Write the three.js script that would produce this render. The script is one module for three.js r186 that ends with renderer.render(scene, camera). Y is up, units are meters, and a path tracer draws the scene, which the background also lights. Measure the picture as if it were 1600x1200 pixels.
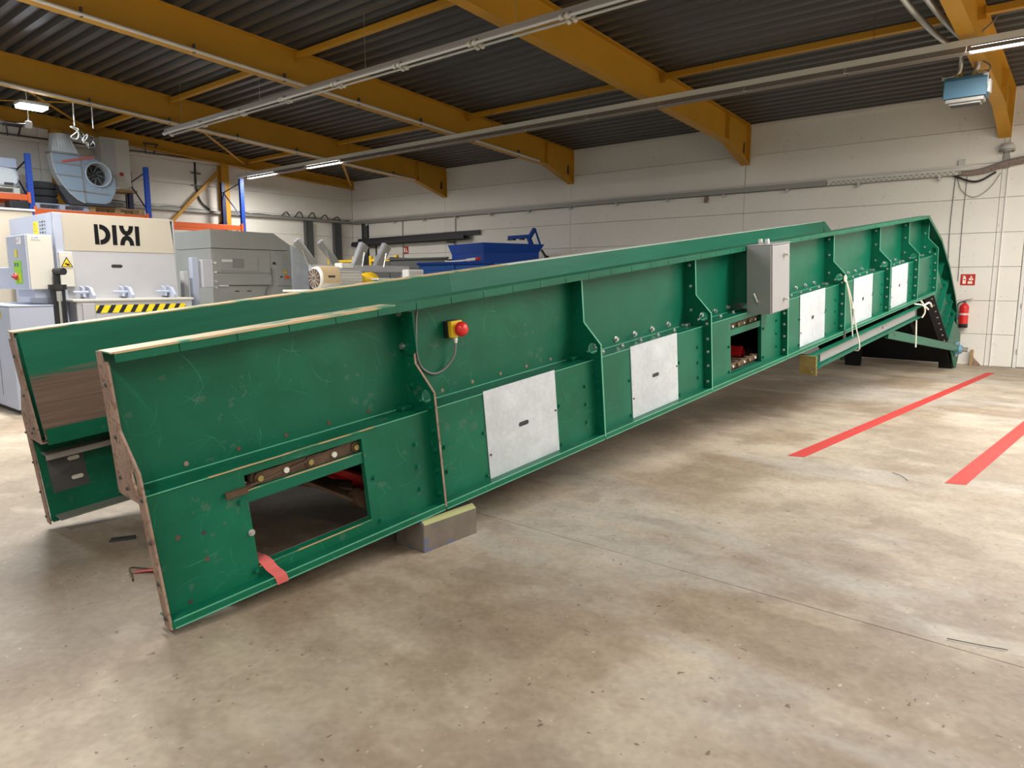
import * as THREE from 'three';
import { RoundedBoxGeometry } from 'three/addons/geometries/RoundedBoxGeometry.js';
import { mergeGeometries } from 'three/addons/utils/BufferGeometryUtils.js';
import { RectAreaLightUniformsLib } from 'three/addons/lights/RectAreaLightUniformsLib.js';
RectAreaLightUniformsLib.init();

// ---------------------------------------------------------------- camera, exposure, lamp strengths
const scene = new THREE.Scene();
scene.background = new THREE.Color(0x0b0b0c);
const camera = new THREE.PerspectiveCamera(2 * Math.atan(600 / 1110) * 180 / Math.PI, 4 / 3, 0.05, 80);
camera.position.set(0, 1.6, 0);
camera.lookAt(-0.638, 1.6 - 0.143, -0.756);
scene.add(camera);
const renderer = new THREE.WebGLRenderer({ antialias: true });
renderer.toneMapping = THREE.LinearToneMapping;
renderer.toneMappingExposure = 1.28;
renderer.outputColorSpace = THREE.SRGBColorSpace;
renderer.shadowMap.enabled = true;
const TUBE_LIGHT = 136, TUBE_GLOW = 6;          // radiance of a lit fluorescent fitting / what is seen of the tube
const TUBE_COLOR = new THREE.Color(1.0, 0.965, 0.91);
const LED_COLOR = new THREE.Color(0.78, 0.9, 1.0);
const LED_LIGHT = 300;

// ---------------------------------------------------------------- helpers
let seed = 20240611;
function rnd() { seed |= 0; seed = seed + 0x6D2B79F5 | 0; let t = Math.imul(seed ^ seed >>> 15, 1 | seed); t = t + Math.imul(t ^ t >>> 7, 61 | t) ^ t; return ((t ^ t >>> 14) >>> 0) / 4294967296; }
const rr = (a, b) => a + (b - a) * rnd();
const used = {};
function numbered(n) { const k = used[n] = (used[n] || 0) + 1; return k === 1 ? n : n + '_' + String(k - 1).padStart(3, '0'); }
function tag(o, label, category, group, kind) {
  if (label) o.userData.label = label;
  if (category) o.userData.category = category;
  if (group) o.userData.group = group;
  if (kind) o.userData.kind = kind;
  return o;
}
function thing(name, label, category, pos = [0, 0, 0], ry = 0, group) {
  const o = new THREE.Group(); o.name = numbered(name); o.position.set(...pos); o.rotation.y = ry;
  scene.add(o); return tag(o, label, category, group);
}
// texture coordinates in metres, planar by the main axis of each triangle
function metricUV(g) {
  const p = g.attributes.position, uv = new Float32Array(p.count * 2);
  for (let i = 0; i < p.count; i += 3) {
    const ax = p.getX(i), ay = p.getY(i), az = p.getZ(i);
    const e1 = [p.getX(i + 1) - ax, p.getY(i + 1) - ay, p.getZ(i + 1) - az], e2 = [p.getX(i + 2) - ax, p.getY(i + 2) - ay, p.getZ(i + 2) - az];
    const n = [Math.abs(e1[1] * e2[2] - e1[2] * e2[1]), Math.abs(e1[2] * e2[0] - e1[0] * e2[2]), Math.abs(e1[0] * e2[1] - e1[1] * e2[0])];
    const k = n[0] > n[1] && n[0] > n[2] ? 0 : n[1] > n[2] ? 1 : 2;
    for (let j = 0; j < 3; j++) {
      const x = p.getX(i + j), y = p.getY(i + j), z = p.getZ(i + j);
      uv[(i + j) * 2] = k === 0 ? z : x; uv[(i + j) * 2 + 1] = k === 1 ? z : y;
    }
  }
  g.setAttribute('uv', new THREE.BufferAttribute(uv, 2));
  return g;
}
function flat(g) { const q = g.index ? g.toNonIndexed() : g; for (const k of Object.keys(q.attributes)) if (!['position', 'normal', 'uv'].includes(k)) q.deleteAttribute(k); if (!q.attributes.normal) q.computeVertexNormals(); return q; }
function join(gs) { const a = (Array.isArray(gs) ? gs : [gs]).map(flat); return a.length === 1 ? a[0] : mergeGeometries(a, false); }
function part(name, gs, mat, parent, keepUV) {
  let g = join(gs); if (!keepUV) g = metricUV(g);
  const m = new THREE.Mesh(g, mat); m.name = parent === scene ? numbered(name) : name; m.castShadow = m.receiveShadow = true;
  parent.add(m); return m;
}
function inst(name, geom, mat, parent, pos, rot) { const m = new THREE.Mesh(geom, mat); m.name = name; m.position.set(...pos); if (rot) m.rotation.set(...rot); m.castShadow = m.receiveShadow = true; parent.add(m); return m; }
function solo(name, gs, mat, label, category, group, keepUV) { return tag(part(name, gs, mat, scene, keepUV), label, category, group); }
function struct(name, gs, mat) { const m = part(name, gs, mat, scene); m.userData.kind = 'structure'; return m; }
// shapes
function box(x0, x1, y0, y1, z0, z1, r = 0) {
  const w = x1 - x0, h = y1 - y0, d = z1 - z0;
  const g = r ? new RoundedBoxGeometry(w, h, d, 1, Math.min(r, w / 2.1, h / 2.1, d / 2.1)) : new THREE.BoxGeometry(w, h, d);
  return g.translate((x0 + x1) / 2, (y0 + y1) / 2, (z0 + z1) / 2);
}
function shapeOf(pts, holes = []) {
  const s = new THREE.Shape(pts.map(p => new THREE.Vector2(p[0], p[1])));
  for (const h of holes) s.holes.push(Array.isArray(h) ? new THREE.Path(h.map(p => new THREE.Vector2(p[0], p[1]))) : h);
  return s;
}
function circ(x, y, r, ry = r, n = 20) { const a = []; for (let i = 0; i < n; i++) { const t = -i / n * Math.PI * 2; a.push([x + r * Math.cos(t), y + ry * Math.sin(t)]); } return a; }
function slot(x, y, l, h, n = 6) { const a = [], r = h / 2, c = l / 2 - r; for (let i = 0; i <= n; i++) { const t = -Math.PI / 2 + Math.PI * i / n; a.push([x + c + r * Math.cos(t), y + r * Math.sin(t)]); } for (let i = 0; i <= n; i++) { const t = Math.PI / 2 + Math.PI * i / n; a.push([x - c + r * Math.cos(t), y + r * Math.sin(t)]); } return a; }
function rect(x0, x1, y0, y1) { return [[x0, y0], [x1, y0], [x1, y1], [x0, y1]]; }
function ext(shape, d, bevel = 0) {
  return new THREE.ExtrudeGeometry(shape, { depth: d - 2 * bevel, bevelEnabled: bevel > 0, bevelSize: bevel, bevelOffset: -bevel, bevelThickness: bevel, bevelSegments: 1, curveSegments: 12, steps: 1 }).translate(0, 0, bevel);
}
const polyXY = (pts, z0, z1, holes, b) => ext(shapeOf(pts, holes), z1 - z0, b).translate(0, 0, z0);               // outline in x,y; thickness along z
const polyZY = (pts, x0, x1, holes = [], b) => ext(shapeOf(pts.map(p => [-p[0], p[1]]), holes.map(h => h.map(p => [-p[0], p[1]]))), x1 - x0, b).rotateY(Math.PI / 2).translate(x0, 0, 0); // outline in z,y; thickness along x
const polyXZ = (pts, y0, y1, holes = [], b) => ext(shapeOf(pts.map(p => [p[0], -p[1]]), holes.map(h => h.map(p => [p[0], -p[1]]))), y1 - y0, b).rotateX(-Math.PI / 2).translate(0, y0, 0); // outline in x,z; thickness along y
function bar(a, b, w, h = w, r = 0, up = [0, 1, 0]) { // a box along a-b: w sideways, h along up
  const A = new THREE.Vector3(...a), B = new THREE.Vector3(...b), d = B.clone().sub(A), L = d.length(); d.normalize();
  const s = new THREE.Vector3().crossVectors(d, new THREE.Vector3(...up)); if (s.length() < 1e-4) s.set(1, 0, 0); s.normalize();
  const u = new THREE.Vector3().crossVectors(s, d);
  const g = r ? new RoundedBoxGeometry(L, h, w, 1, r) : new THREE.BoxGeometry(L, h, w);
  return g.applyMatrix4(new THREE.Matrix4().makeBasis(d, u, s)).translate((a[0] + b[0]) / 2, (a[1] + b[1]) / 2, (a[2] + b[2]) / 2);
}
function rod(a, b, r, r2 = r, n = 12) {
  const A = new THREE.Vector3(...a), B = new THREE.Vector3(...b), d = B.clone().sub(A);
  return new THREE.CylinderGeometry(r2, r, d.length(), n).applyQuaternion(new THREE.Quaternion().setFromUnitVectors(new THREE.Vector3(0, 1, 0), d.clone().normalize())).translate((a[0] + b[0]) / 2, (a[1] + b[1]) / 2, (a[2] + b[2]) / 2);
}
function tube(pts, r, n = 40, k = 8, closed = false) { return new THREE.TubeGeometry(new THREE.CatmullRomCurve3(pts.map(p => new THREE.Vector3(...p)), closed), n, r, k, closed); }
function lathe(pts, n = 24) { return new THREE.LatheGeometry(pts.map(p => new THREE.Vector2(p[0], p[1])), n); }

// ---------------------------------------------------------------- procedural textures
const PERM = new Float32Array(65536); for (let i = 0; i < 65536; i++) PERM[i] = rnd();
function vnoise(x, y, px, py, s) { // tileable value noise with period px, py
  const xi = Math.floor(x), yi = Math.floor(y); let fx = x - xi, fy = y - yi; fx = fx * fx * (3 - 2 * fx); fy = fy * fy * (3 - 2 * fy);
  const x0 = ((xi % px) + px) % px, x1 = (x0 + 1) % px, y0 = ((yi % py) + py) % py, y1 = (y0 + 1) % py;
  const h = (a, b) => PERM[(a * 73 + b * 1999 + s * 7919) & 65535];
  const a = h(x0, y0), b = h(x1, y0), c = h(x0, y1), d = h(x1, y1);
  return (a + (b - a) * fx) * (1 - fy) + (c + (d - c) * fx) * fy;
}
function fbm(u, v, f, oct, s, fy = f) { let t = 0, a = 0.5, n = 0; for (let o = 0; o < oct; o++) { t += a * vnoise(u * f, v * fy, f, fy, s + o); n += a; a *= 0.5; f *= 2; fy *= 2; } return t / n; }
const ORD = ['first', 'second', 'third', 'fourth', 'fifth', 'sixth', 'seventh', 'eighth', 'ninth', 'tenth', 'eleventh', 'twelfth', 'thirteenth', 'fourteenth'];
const sm = (a, b, x) => { const t = Math.min(1, Math.max(0, (x - a) / (b - a))); return t * t * (3 - 2 * t); };
const mix3 = (a, b, t) => [a[0] + (b[0] - a[0]) * t, a[1] + (b[1] - a[1]) * t, a[2] + (b[2] - a[2]) * t];
function dataTex(w, h, fn, metresU, metresV, srgb = true) {
  const d = new Uint8Array(w * h * 4);
  for (let y = 0; y < h; y++) for (let x = 0; x < w; x++) { const c = fn(x / w, y / h, x, y), i = (y * w + x) * 4; d[i] = c[0]; d[i + 1] = c[1]; d[i + 2] = c[2]; d[i + 3] = 255; }
  return finish(new THREE.DataTexture(d, w, h), metresU, metresV, srgb);
}
function finish(t, mu, mv, srgb = true) {
  t.wrapS = t.wrapT = THREE.RepeatWrapping; t.magFilter = THREE.LinearFilter; t.minFilter = THREE.LinearMipmapLinearFilter; t.generateMipmaps = true;
  if (srgb) t.colorSpace = THREE.SRGBColorSpace; t.repeat.set(1 / mu, 1 / mv); t.needsUpdate = true; return t;
}
// scratches kept as a float layer that can be added to a colour map
function strokes(w, h, n, lmin, lmax, width, bendy, dir) {
  const L = new Float32Array(w * h);
  for (let k = 0; k < n; k++) {
    let x = rnd() * w, y = rnd() * h, a = dir === undefined ? rnd() * Math.PI * 2 : dir + rr(-0.35, 0.35); const len = rr(lmin, lmax), amp = rr(0.25, 1), cv = rr(-bendy, bendy), wd = rr(0.5, width);
    for (let s = 0; s < len; s++) {
      a += cv; x += Math.cos(a); y += Math.sin(a);
      const fade = Math.min(1, Math.min(s, len - s) / (len * 0.25));
      for (let dy = -2; dy <= 2; dy++) for (let dx = -2; dx <= 2; dx++) {
        const q = Math.max(0, 1 - Math.hypot(dx + Math.floor(x) - x, dy + Math.floor(y) - y) / wd); if (!q) continue;
        const i = (((Math.floor(y) + dy) % h + h) % h) * w + (((Math.floor(x) + dx) % w + w) % w); L[i] = Math.max(L[i], q * amp * fade);
      }
    }
  }
  return L;
}
const clamp8 = v => v < 0 ? 0 : v > 255 ? 255 : v;
function paintTex(base, worn, scr, nS, chips, mu, size = 1024) { // painted steel
  const S = strokes(size, size, nS, 15, 170, 1.6, 0.012), S2 = strokes(size, size, nS >> 1, 8, 60, 1.0, 0.05);
  return dataTex(size, size, (u, v, x, y) => {
    const n = fbm(u, v, 4, 5, 3), m = fbm(u, v, 12, 4, 11); let c = mix3(base, worn, sm(0.42, 0.72, n) * 0.5);
    const s = S[y * size + x] * 0.62 + S2[y * size + x] * 0.38; c = mix3(c, scr, Math.min(1, s));
    if (chips) { const q = fbm(u, v, 22, 4, 31); if (q > 0.74) c = mix3(c, [112, 100, 88], sm(0.74, 0.78, q) * chips); }
    const g = (m - 0.5) * 10; return [clamp8(c[0] + g), clamp8(c[1] + g), clamp8(c[2] + g)];
  }, mu, mu);
}
// ---------------------------------------------------------------- materials
const std = (color, roughness = 0.6, metalness = 0, o = {}) => new THREE.MeshStandardMaterial({ color, roughness, metalness, ...o });
const lin = (r, g, b) => new THREE.Color().setRGB(r, g, b);
const greenTex = paintTex([4, 90, 67], [9, 103, 79], [88, 166, 136], 26, 0, 1.7);
const greenWornTex = paintTex([5, 89, 64], [16, 106, 78], [126, 192, 158], 170, 0.4, 1.5);
const M = {};
M.green = new THREE.MeshPhysicalMaterial({ map: greenTex, roughness: 0.38, specularIntensity: 0.55, clearcoat: 0.08, clearcoatRoughness: 0.2 });
M.greenWorn = new THREE.MeshPhysicalMaterial({ map: greenWornTex, roughness: 0.42, specularIntensity: 0.5, clearcoat: 0.06, clearcoatRoughness: 0.25 });
M.greenPlain = std(0x0b5a43, 0.5);
M.edge = std(0x5aa587, 0.35); M.paleEdge = std(0xc9cfc4, 0.4); M.rail = std(lin(0.34, 0.31, 0.28), 0.4, 0.4);  // M.edge: lighter green that paints the edge highlights
// rusted and dusty steel of the end plates
const rustTex = dataTex(512, 512, (u, v) => { const n = fbm(u, v, 6, 5, 51), m = fbm(u, v, 30, 3, 57); let c = mix3([128, 104, 92], [168, 146, 130], n); c = mix3(c, [104, 74, 58], sm(0.55, 0.75, m) * 0.7); return c; }, 0.6, 0.6);
M.rust = std(0xffffff, 0.85, 0.1, { map: rustTex });
M.rustDark = std(lin(0.1, 0.062, 0.042), 0.75, 0.25, {});
M.chain = std(0xffffff, 0.6, 0.3, { map: dataTex(256, 256, (u, v) => mix3([72, 53, 40], [108, 84, 64], fbm(u, v, 8, 4, 61)), 0.3, 0.3) });
M.black = new THREE.MeshPhysicalMaterial({ color: lin(0.008, 0.008, 0.008), roughness: 0.7, specularIntensity: 0.25 });
M.rubber = std(lin(0.02, 0.019, 0.018), 0.75);
// sheet worn down to rust low at the tail
function innerTex(len) {
  const w = 1024, h = 512, S = strokes(w, h, 160, 40, 300, 1.3, 0.002, 0);
  return finish(dataTex(w, h, (u, v, x, y) => {
    const uu = u * len; let n = fbm(u, v, 6, 5, 71, 12), st = fbm(u, v, 8, 4, 77, 64);
    let c = mix3([14, 94, 69], [28, 112, 85], n); c = mix3(c, [96, 150, 124], S[y * w + x] * 0.4);
    const edge = 0.6 - 0.1 * uu + (n - 0.5) * 0.25 + (st - 0.5) * 0.15, r = sm(edge + 0.05, edge - 0.06, v) * sm(3.0, 1.2, uu);
    const rust = mix3(mix3([88, 72, 62], [120, 100, 86], st), [150, 122, 98], S[y * w + x] * 0.5);
    return mix3(c, rust, r);
  }, 1, 1), len, 0.7);
}
M.inner = new THREE.MeshPhysicalMaterial({ map: innerTex(3.4), roughness: 0.5, specularIntensity: 0.45 });
M.innerClean = new THREE.MeshPhysicalMaterial({ roughness: 0.42, specularIntensity: 0.5, map: (() => { const w = 1024, h = 256, S = strokes(w, h, 120, 60, 400, 1.2, 0.001, 0); return dataTex(w, h, (u, v, x, y) => mix3(mix3([14, 98, 74], [28, 114, 88], fbm(u, v, 5, 5, 81, 10)), [110, 168, 142], S[y * w + x] * 0.4), 4, 0.7); })() });
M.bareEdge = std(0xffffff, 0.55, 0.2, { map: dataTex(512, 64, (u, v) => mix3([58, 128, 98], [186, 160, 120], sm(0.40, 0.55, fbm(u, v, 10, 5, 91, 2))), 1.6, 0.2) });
const galvTex = dataTex(512, 512, (u, v) => { const n = fbm(u, v, 5, 5, 101), m = fbm(u, v, 40, 2, 107), c = 196 + (n - 0.5) * 34 + (m - 0.5) * 14; return [clamp8(c - 6), clamp8(c + 1), clamp8(c + 7)]; }, 0.9, 0.9);
M.galv = std(0xffffff, 0.42, 0.15, { map: galvTex });
M.zinc = std(lin(0.62, 0.62, 0.6), 0.3, 0.85);
M.yellowZinc = std(0xffffff, 0.45, 0.5, { map: dataTex(128, 128, (u, v) => mix3([136, 122, 72], [176, 160, 104], fbm(u, v, 4, 4, 111)), 0.2, 0.2) });
M.boxGrey = std(lin(0.34, 0.34, 0.35), 0.42, 0.25);
M.steelDark = std(lin(0.09, 0.09, 0.095), 0.5, 0.4);
M.red = std(lin(0.62, 0.02, 0.02), 0.3); M.redPaint = std(lin(0.42, 0.03, 0.025), 0.5);
M.yellow = std(lin(0.78, 0.5, 0.02), 0.45); M.blackPlastic = std(lin(0.018, 0.018, 0.02), 0.45);
M.cableGrey = std(lin(0.16, 0.16, 0.16), 0.5); M.whitePlastic = std(lin(0.72, 0.71, 0.68), 0.5);
M.cord = std(lin(0.72, 0.69, 0.6), 0.9); M.strap = std(lin(0.55, 0.11, 0.1), 0.85);
const beamTex = dataTex(512, 512, (u, v) => { const n = fbm(u, v, 4, 5, 121); return mix3([186, 134, 30], [204, 152, 40], n); }, 3, 3);
M.beam = std(0xffffff, 0.5, 0, { map: beamTex });
M.deck = std(lin(0.085, 0.082, 0.076), 0.4, 0.35);
const panelTex = dataTex(1024, 1024, (u, v) => {
  const n = fbm(u, v, 3, 5, 131), m = fbm(u, v, 40, 3, 137), sp = fbm(u, v, 70, 2, 139); let c = mix3([222, 218, 209], [232, 229, 222], n);
  c = mix3(c, [176, 166, 152], sm(0.72, 0.9, m) * 0.22); if (sp > 0.9) c = mix3(c, [150, 132, 112], 0.4); return c;
}, 3.3, 3.3);
M.wall = std(0xffffff, 0.8, 0, { map: panelTex }); M.wallBack = std(lin(0.42, 0.4, 0.37), 0.9);
M.lightGrey = std(lin(0.5, 0.5, 0.5), 0.45); M.ductWhite = std(lin(0.66, 0.63, 0.58), 0.5);
M.trayGrey = std(lin(0.3, 0.29, 0.27), 0.5, 0.3); M.trayPale = std(lin(0.6, 0.58, 0.52), 0.5);
M.reflector = std(lin(0.3, 0.26, 0.23), 0.35, 0.2); M.trunk = std(lin(0.62, 0.6, 0.52), 0.45);  // reflector brown puts the shade on the pale sheet into its colour
M.tubeOff = std(lin(0.6, 0.6, 0.58), 0.15); M.housing = std(lin(0.34, 0.31, 0.28), 0.45);
M.glowWarm = new THREE.MeshStandardMaterial({ color: 0xffffff, emissive: TUBE_COLOR, emissiveIntensity: TUBE_GLOW });
M.glowCool = new THREE.MeshStandardMaterial({ color: 0xffffff, emissive: LED_COLOR, emissiveIntensity: 22 });
const mottled = (a, b, s, m = 2) => dataTex(256, 256, (u, v) => mix3(a, b, fbm(u, v, 4, 5, s)), m, m);
M.balerGrey = std(0xffffff, 0.5, 0, { map: mottled([172, 172, 178], [186, 186, 190], 141) });
M.balerBeige = std(0xffffff, 0.5, 0, { map: mottled([180, 172, 156], [190, 182, 168], 147) });
M.balerBlue = std(0xffffff, 0.45, 0, { map: mottled([162, 170, 190], [178, 184, 202], 149) });
M.cream = std(lin(0.62, 0.6, 0.54), 0.5); M.pressGrey = std(0xffffff, 0.5, 0, { map: mottled([158, 158, 152], [172, 172, 166], 151) });
M.rackBlue = std(lin(0.015, 0.07, 0.42), 0.45); M.rackNavy = std(lin(0.012, 0.02, 0.08), 0.5); M.rackOrange = std(lin(0.78, 0.13, 0.025), 0.45);
M.hopperBlue = new THREE.MeshPhysicalMaterial({ color: lin(0.004, 0.045, 0.26), roughness: 0.45, specularIntensity: 0.35 }); M.tubBlue = new THREE.MeshPhysicalMaterial({ color: lin(0.03, 0.11, 0.36), roughness: 0.5, specularIntensity: 0.4 }); M.heaterBlue = std(lin(0.14, 0.32, 0.46), 0.45);
M.fanBlue = std(lin(0.3, 0.38, 0.48), 0.42, 0.15); M.fanDark = std(lin(0.06, 0.062, 0.07), 0.5, 0.3);
M.tubGrey = std(lin(0.075, 0.08, 0.08), 0.55); M.wood = std(0xffffff, 0.8, 0, { map: dataTex(256, 256, (u, v) => mix3([150, 120, 82], [186, 158, 116], fbm(u, v, 3, 4, 161, 40)), 1, 1) });
M.tyre = std(lin(0.03, 0.03, 0.033), 0.85); M.motorTan = std(lin(0.56, 0.42, 0.25), 0.5); M.motorWhite = std(lin(0.66, 0.64, 0.58), 0.45);
M.sack = std(lin(0.68, 0.69, 0.7), 0.9);
M.heaterCase = std(lin(0.05, 0.125, 0.19), 0.5); M.dark = std(lin(0.03, 0.03, 0.033), 0.6);
// ---------------------------------------------------------------- the hall
const WX0 = -21.1, WX1 = 6.0, WZ0 = -16.165, WZ1 = 6.5;
const roofY = z => 5.08 + 0.0665 * (z - WZ0);
const BEAMX = [-16.4, -11.55, -6.7, -1.82, 3.05];
{ // floor: two cast slabs with a narrow joint between them
  const N = 2048, S = strokes(N, N, 420, 20, 420, 1.2, 0.006), S2 = strokes(N, N, 26, 300, 1500, 1.3, 0.003);
  const map = dataTex(N, N, (u, v, x, y) => {
    const a = fbm(u, v, 3, 6, 201), b = fbm(u, v, 6, 5, 211), c2 = fbm(u, v, 40, 4, 221), d = fbm(u, v, 260, 2, 231), g1 = fbm(u, v, 22, 5, 291, 30), g2 = fbm(u, v, 300, 2, 295), e = fbm(u, v, 4, 5, 241, 14);
    let c = mix3([146, 132, 115], [184, 171, 152], sm(0.34, 0.66, a));
    c = mix3(c, [128, 107, 85], sm(0.48, 0.72, b) * 0.55);
    c = mix3(c, [176, 172, 164], sm(0.56, 0.74, e) * 0.6);
    c = mix3(c, [112, 96, 78], sm(0.6, 0.85, c2) * 0.26);
    c = mix3(c, [204, 192, 172], sm(0.56, 0.78, g1) * 0.32); c = mix3(c, [118, 102, 86], sm(0.44, 0.24, g1) * 0.26); if (d > 0.885) c = mix3(c, [84, 70, 56], 0.6); if (d < 0.09) c = mix3(c, [214, 206, 192], 0.5);
    const i = y * N + x; c = mix3(c, [200, 190, 174], S[i] * 0.22); c = mix3(c, [120, 100, 80], S2[i] * 0.22);
    const g = (c2 - 0.5) * 20 + (g2 - 0.5) * 18; return [clamp8(c[0] + g), clamp8(c[1] + g), clamp8(c[2] + g)];
  }, 7.3, 7.3);
  const rough = dataTex(512, 512, (u, v) => { const q = 120 + 110 * fbm(u, v, 5, 5, 251); return [q, q, q]; }, 3.1, 3.1, false);
  const bump = dataTex(512, 512, (u, v) => { const q = 255 * fbm(u, v, 24, 4, 261); return [q, q, q]; }, 1.3, 1.3, false);
  const mat = new THREE.MeshStandardMaterial({ map, roughness: 0.85, roughnessMap: rough, bumpMap: bump, bumpScale: 0.0015, vertexColors: true });
  const f = new THREE.Group(); f.name = 'floor'; scene.add(f); f.userData.kind = 'structure';
  for (const [z0, z1] of [[WZ0 - 0.2, -3.503], [-3.497, WZ1 + 0.2]]) {
    const nx = 54, nz = Math.ceil((z1 - z0) * 2), g = new THREE.BoxGeometry(WX1 - WX0 + 0.4, 0.2, z1 - z0, nx, 1, nz).translate((WX0 + WX1) / 2, -0.1, (z0 + z1) / 2).toNonIndexed();
    const p = g.attributes.position, col = new Float32Array(p.count * 3);
    for (let i = 0; i < p.count; i++) { const k = 0.86 + 0.26 * fbm(p.getX(i) / 30 + 2, p.getZ(i) / 30 + 2, 8, 4, 271), t = fbm(p.getX(i) / 30 + 5, p.getZ(i) / 30 + 3, 5, 3, 281) - 0.5; col[i * 3] = k; col[i * 3 + 1] = k * (1 + t * 0.03); col[i * 3 + 2] = k * (1 + t * 0.14); }
    g.setAttribute('color', new THREE.BufferAttribute(col, 3)); metricUV(g);
    const m = new THREE.Mesh(g, mat); m.name = 'slab'; m.receiveShadow = m.castShadow = true; f.add(m);
  }
  part('joint_bed', box(WX0, WX1, -0.3, -0.006, -3.52, -3.48), M.rubber, f);
}
{ // red lines painted on the floor
  const t = dataTex(256, 256, (u, v) => { const n = fbm(u, v, 12, 4, 301); return mix3([186, 52, 46], [172, 132, 108], sm(0.72, 0.95, n) * 0.5); }, 0.8, 0.8);
  const m = std(0xffffff, 0.7, 0, { map: t });
  const ln = (pts, l) => solo('floor_line', polyXZ(pts, 0.0005, 0.0025), m, l, 'floor line');
  ln([[-2.19, -6.55], [-2.05, -6.6], [-1.50, -14.95], [-1.62, -14.97]], 'long worn red line painted on the floor from the conveyor towards the extinguisher');
  ln([[-0.91, -6.45], [-0.77, -6.5], [-0.44, -11.7], [-0.57, -11.7]], 'shorter red floor line nearest the right edge of the picture');
}
function walls() {
  const rows = []; for (let k = 0; k < 8; k++) rows.push([Math.max(0, -0.035 + 0.635 * k), -0.035 + 0.635 * (k + 1)]);
  rows.push([5.045, 5.6]); const G = 0.0028;
  const wall = n => { const g = new THREE.Group(); g.name = n; g.userData.kind = 'structure'; scene.add(g); return g; };
  const slab = (g, along, a0, a1, y0, y1, at, dir) => { // concrete panel with its own chamfered edges
    const d = 0.06, o = rr(-0.0015, 0.0015);
    const b = along === 'x' ? box(a0 + G, a1 - G, y0 + G, y1 - G, at - (dir > 0 ? d : -0) + o, at + (dir > 0 ? 0 : d) + o, 0.006) : box(at - (dir > 0 ? d : 0) + o, at + (dir > 0 ? 0 : d) + o, y0 + G, y1 - G, a0 + G, a1 - G, 0.006);
    part('panel', b, M.wall, g);
  };
  const far = wall('wall_far'), end = wall('wall_left'), back = wall('wall_back'), right = wall('wall_right');
  part('backing', [box(WX0 - 0.3, -1.37, 0, 5.6, WZ0 - 0.26, WZ0 - 0.055), box(-1.37, -0.33, 2.26, 5.6, WZ0 - 0.26, WZ0 - 0.055), box(-0.33, WX1 + 0.3, 0, 5.6, WZ0 - 0.26, WZ0 - 0.055)], M.wallBack, far);
  const ex = [WX0, ...BEAMX, WX1];
  for (let i = 0; i + 1 < ex.length; i++) for (const [y0, y1] of rows) {
    const a = ex[i], b = ex[i + 1];
    if (i === 4 && y1 < 2.26) { slab(far, 'x', a, -1.38, y0, y1, WZ0, 1); slab(far, 'x', -0.32, b, y0, y1, WZ0, 1); } else if (i === 4 && y0 < 2.26) { slab(far, 'x', a, -1.38, y0, y1, WZ0, 1); slab(far, 'x', -0.32, b, y0, y1, WZ0, 1); slab(far, 'x', -1.38, -0.32, 2.26, y1, WZ0, 1); } else if (false) { const dy = Math.max(y0, Math.min(y1, 2.26)); slab(far, 'x', a, -1.38, y0, dy, WZ0, 1); slab(far, 'x', -0.32, b, y0, dy, WZ0, 1); if (y1 > 2.26 + 0.02) slab(far, 'x', a, b, dy, y1, WZ0, 1); }
    else slab(far, 'x', a, b, y0, y1, WZ0, 1);
  }
  part('backing', box(WX0 - 0.26, WX0 - 0.055, 0, 6.9, WZ0, WZ1), M.wallBack, end);
  const ez = [WZ0, -11.3, -6.5, -1.6, WZ1]; for (let i = 0; i + 1 < ez.length; i++) for (const [y0, y1] of [...rows, [5.6, 6.2], [6.2, 6.8]]) { if (y0 > roofY(ez[i + 1]) - 0.02) continue; slab(end, 'z', ez[i], ez[i + 1], y0, y1, WX0, 1); }
  part('back_panel', box(WX0 - 0.2, WX1 + 0.2, 0, 6.9, WZ1, WZ1 + 0.2), M.wall, back);
  part('side_panel', box(WX1, WX1 + 0.2, 0, 6.9, WZ0 - 0.2, WZ1), M.wall, right);
}
walls();
{ // white steel door in the far wall
  const d = new THREE.Group(); d.name = 'door_1'; d.userData.kind = 'structure'; d.position.set(-0.85, 0, WZ0); scene.add(d);
  part('leaf', box(-0.46, 0.46, 0.01, 2.2, -0.09, -0.02, 0.004), M.whitePlastic, d);
  part('door_frame', [box(-0.52, -0.465, 0, 2.25, -0.12, 0.012, 0.004), box(0.465, 0.52, 0, 2.25, -0.12, 0.012, 0.004), box(-0.465, 0.465, 2.205, 2.25, -0.12, 0.012, 0.004)], M.whitePlastic, d);
  for (const y of [0.3, 1.15, 1.95]) part('hinge', rod([-0.465, y - 0.05, 0.02], [-0.465, y + 0.05, 0.02], 0.012), M.zinc, d);
  part('handle', [box(0.3, 0.42, 1.03, 1.05, 0.02, 0.035, 0.004), box(0.4, 0.43, 0.95, 1.13, -0.02, 0.0, 0.004)], M.zinc, d);
}
{ // corrugated steel deck
  const z0 = WZ0 - 0.1, z1 = WZ1 + 0.1, pitch = 0.26, top = [], prof = [[0, 0], [0.10, 0], [0.135, 0.09], [0.225, 0.09]];
  for (let z = z0; z < z1; z += pitch) for (const [a, h] of prof) top.push([z + a, roofY(z + a) + 0.004 + h]);
  const pts = [...top, ...top.slice().reverse().map(p => [p[0], p[1] + 0.006])];
  const g = polyZY(pts, WX0 - 0.2, WX1 + 0.2); struct('ceiling', [g, box(WX0 - 0.3, WX1 + 0.3, 7.3, 7.4, z0, z1)], M.deck);
}
{ // wall plate line under the deck
  struct('trim_1', box(WX0, WX1, 5.0, 5.075, WZ0, WZ0 + 0.03), M.wall);
}
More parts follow.
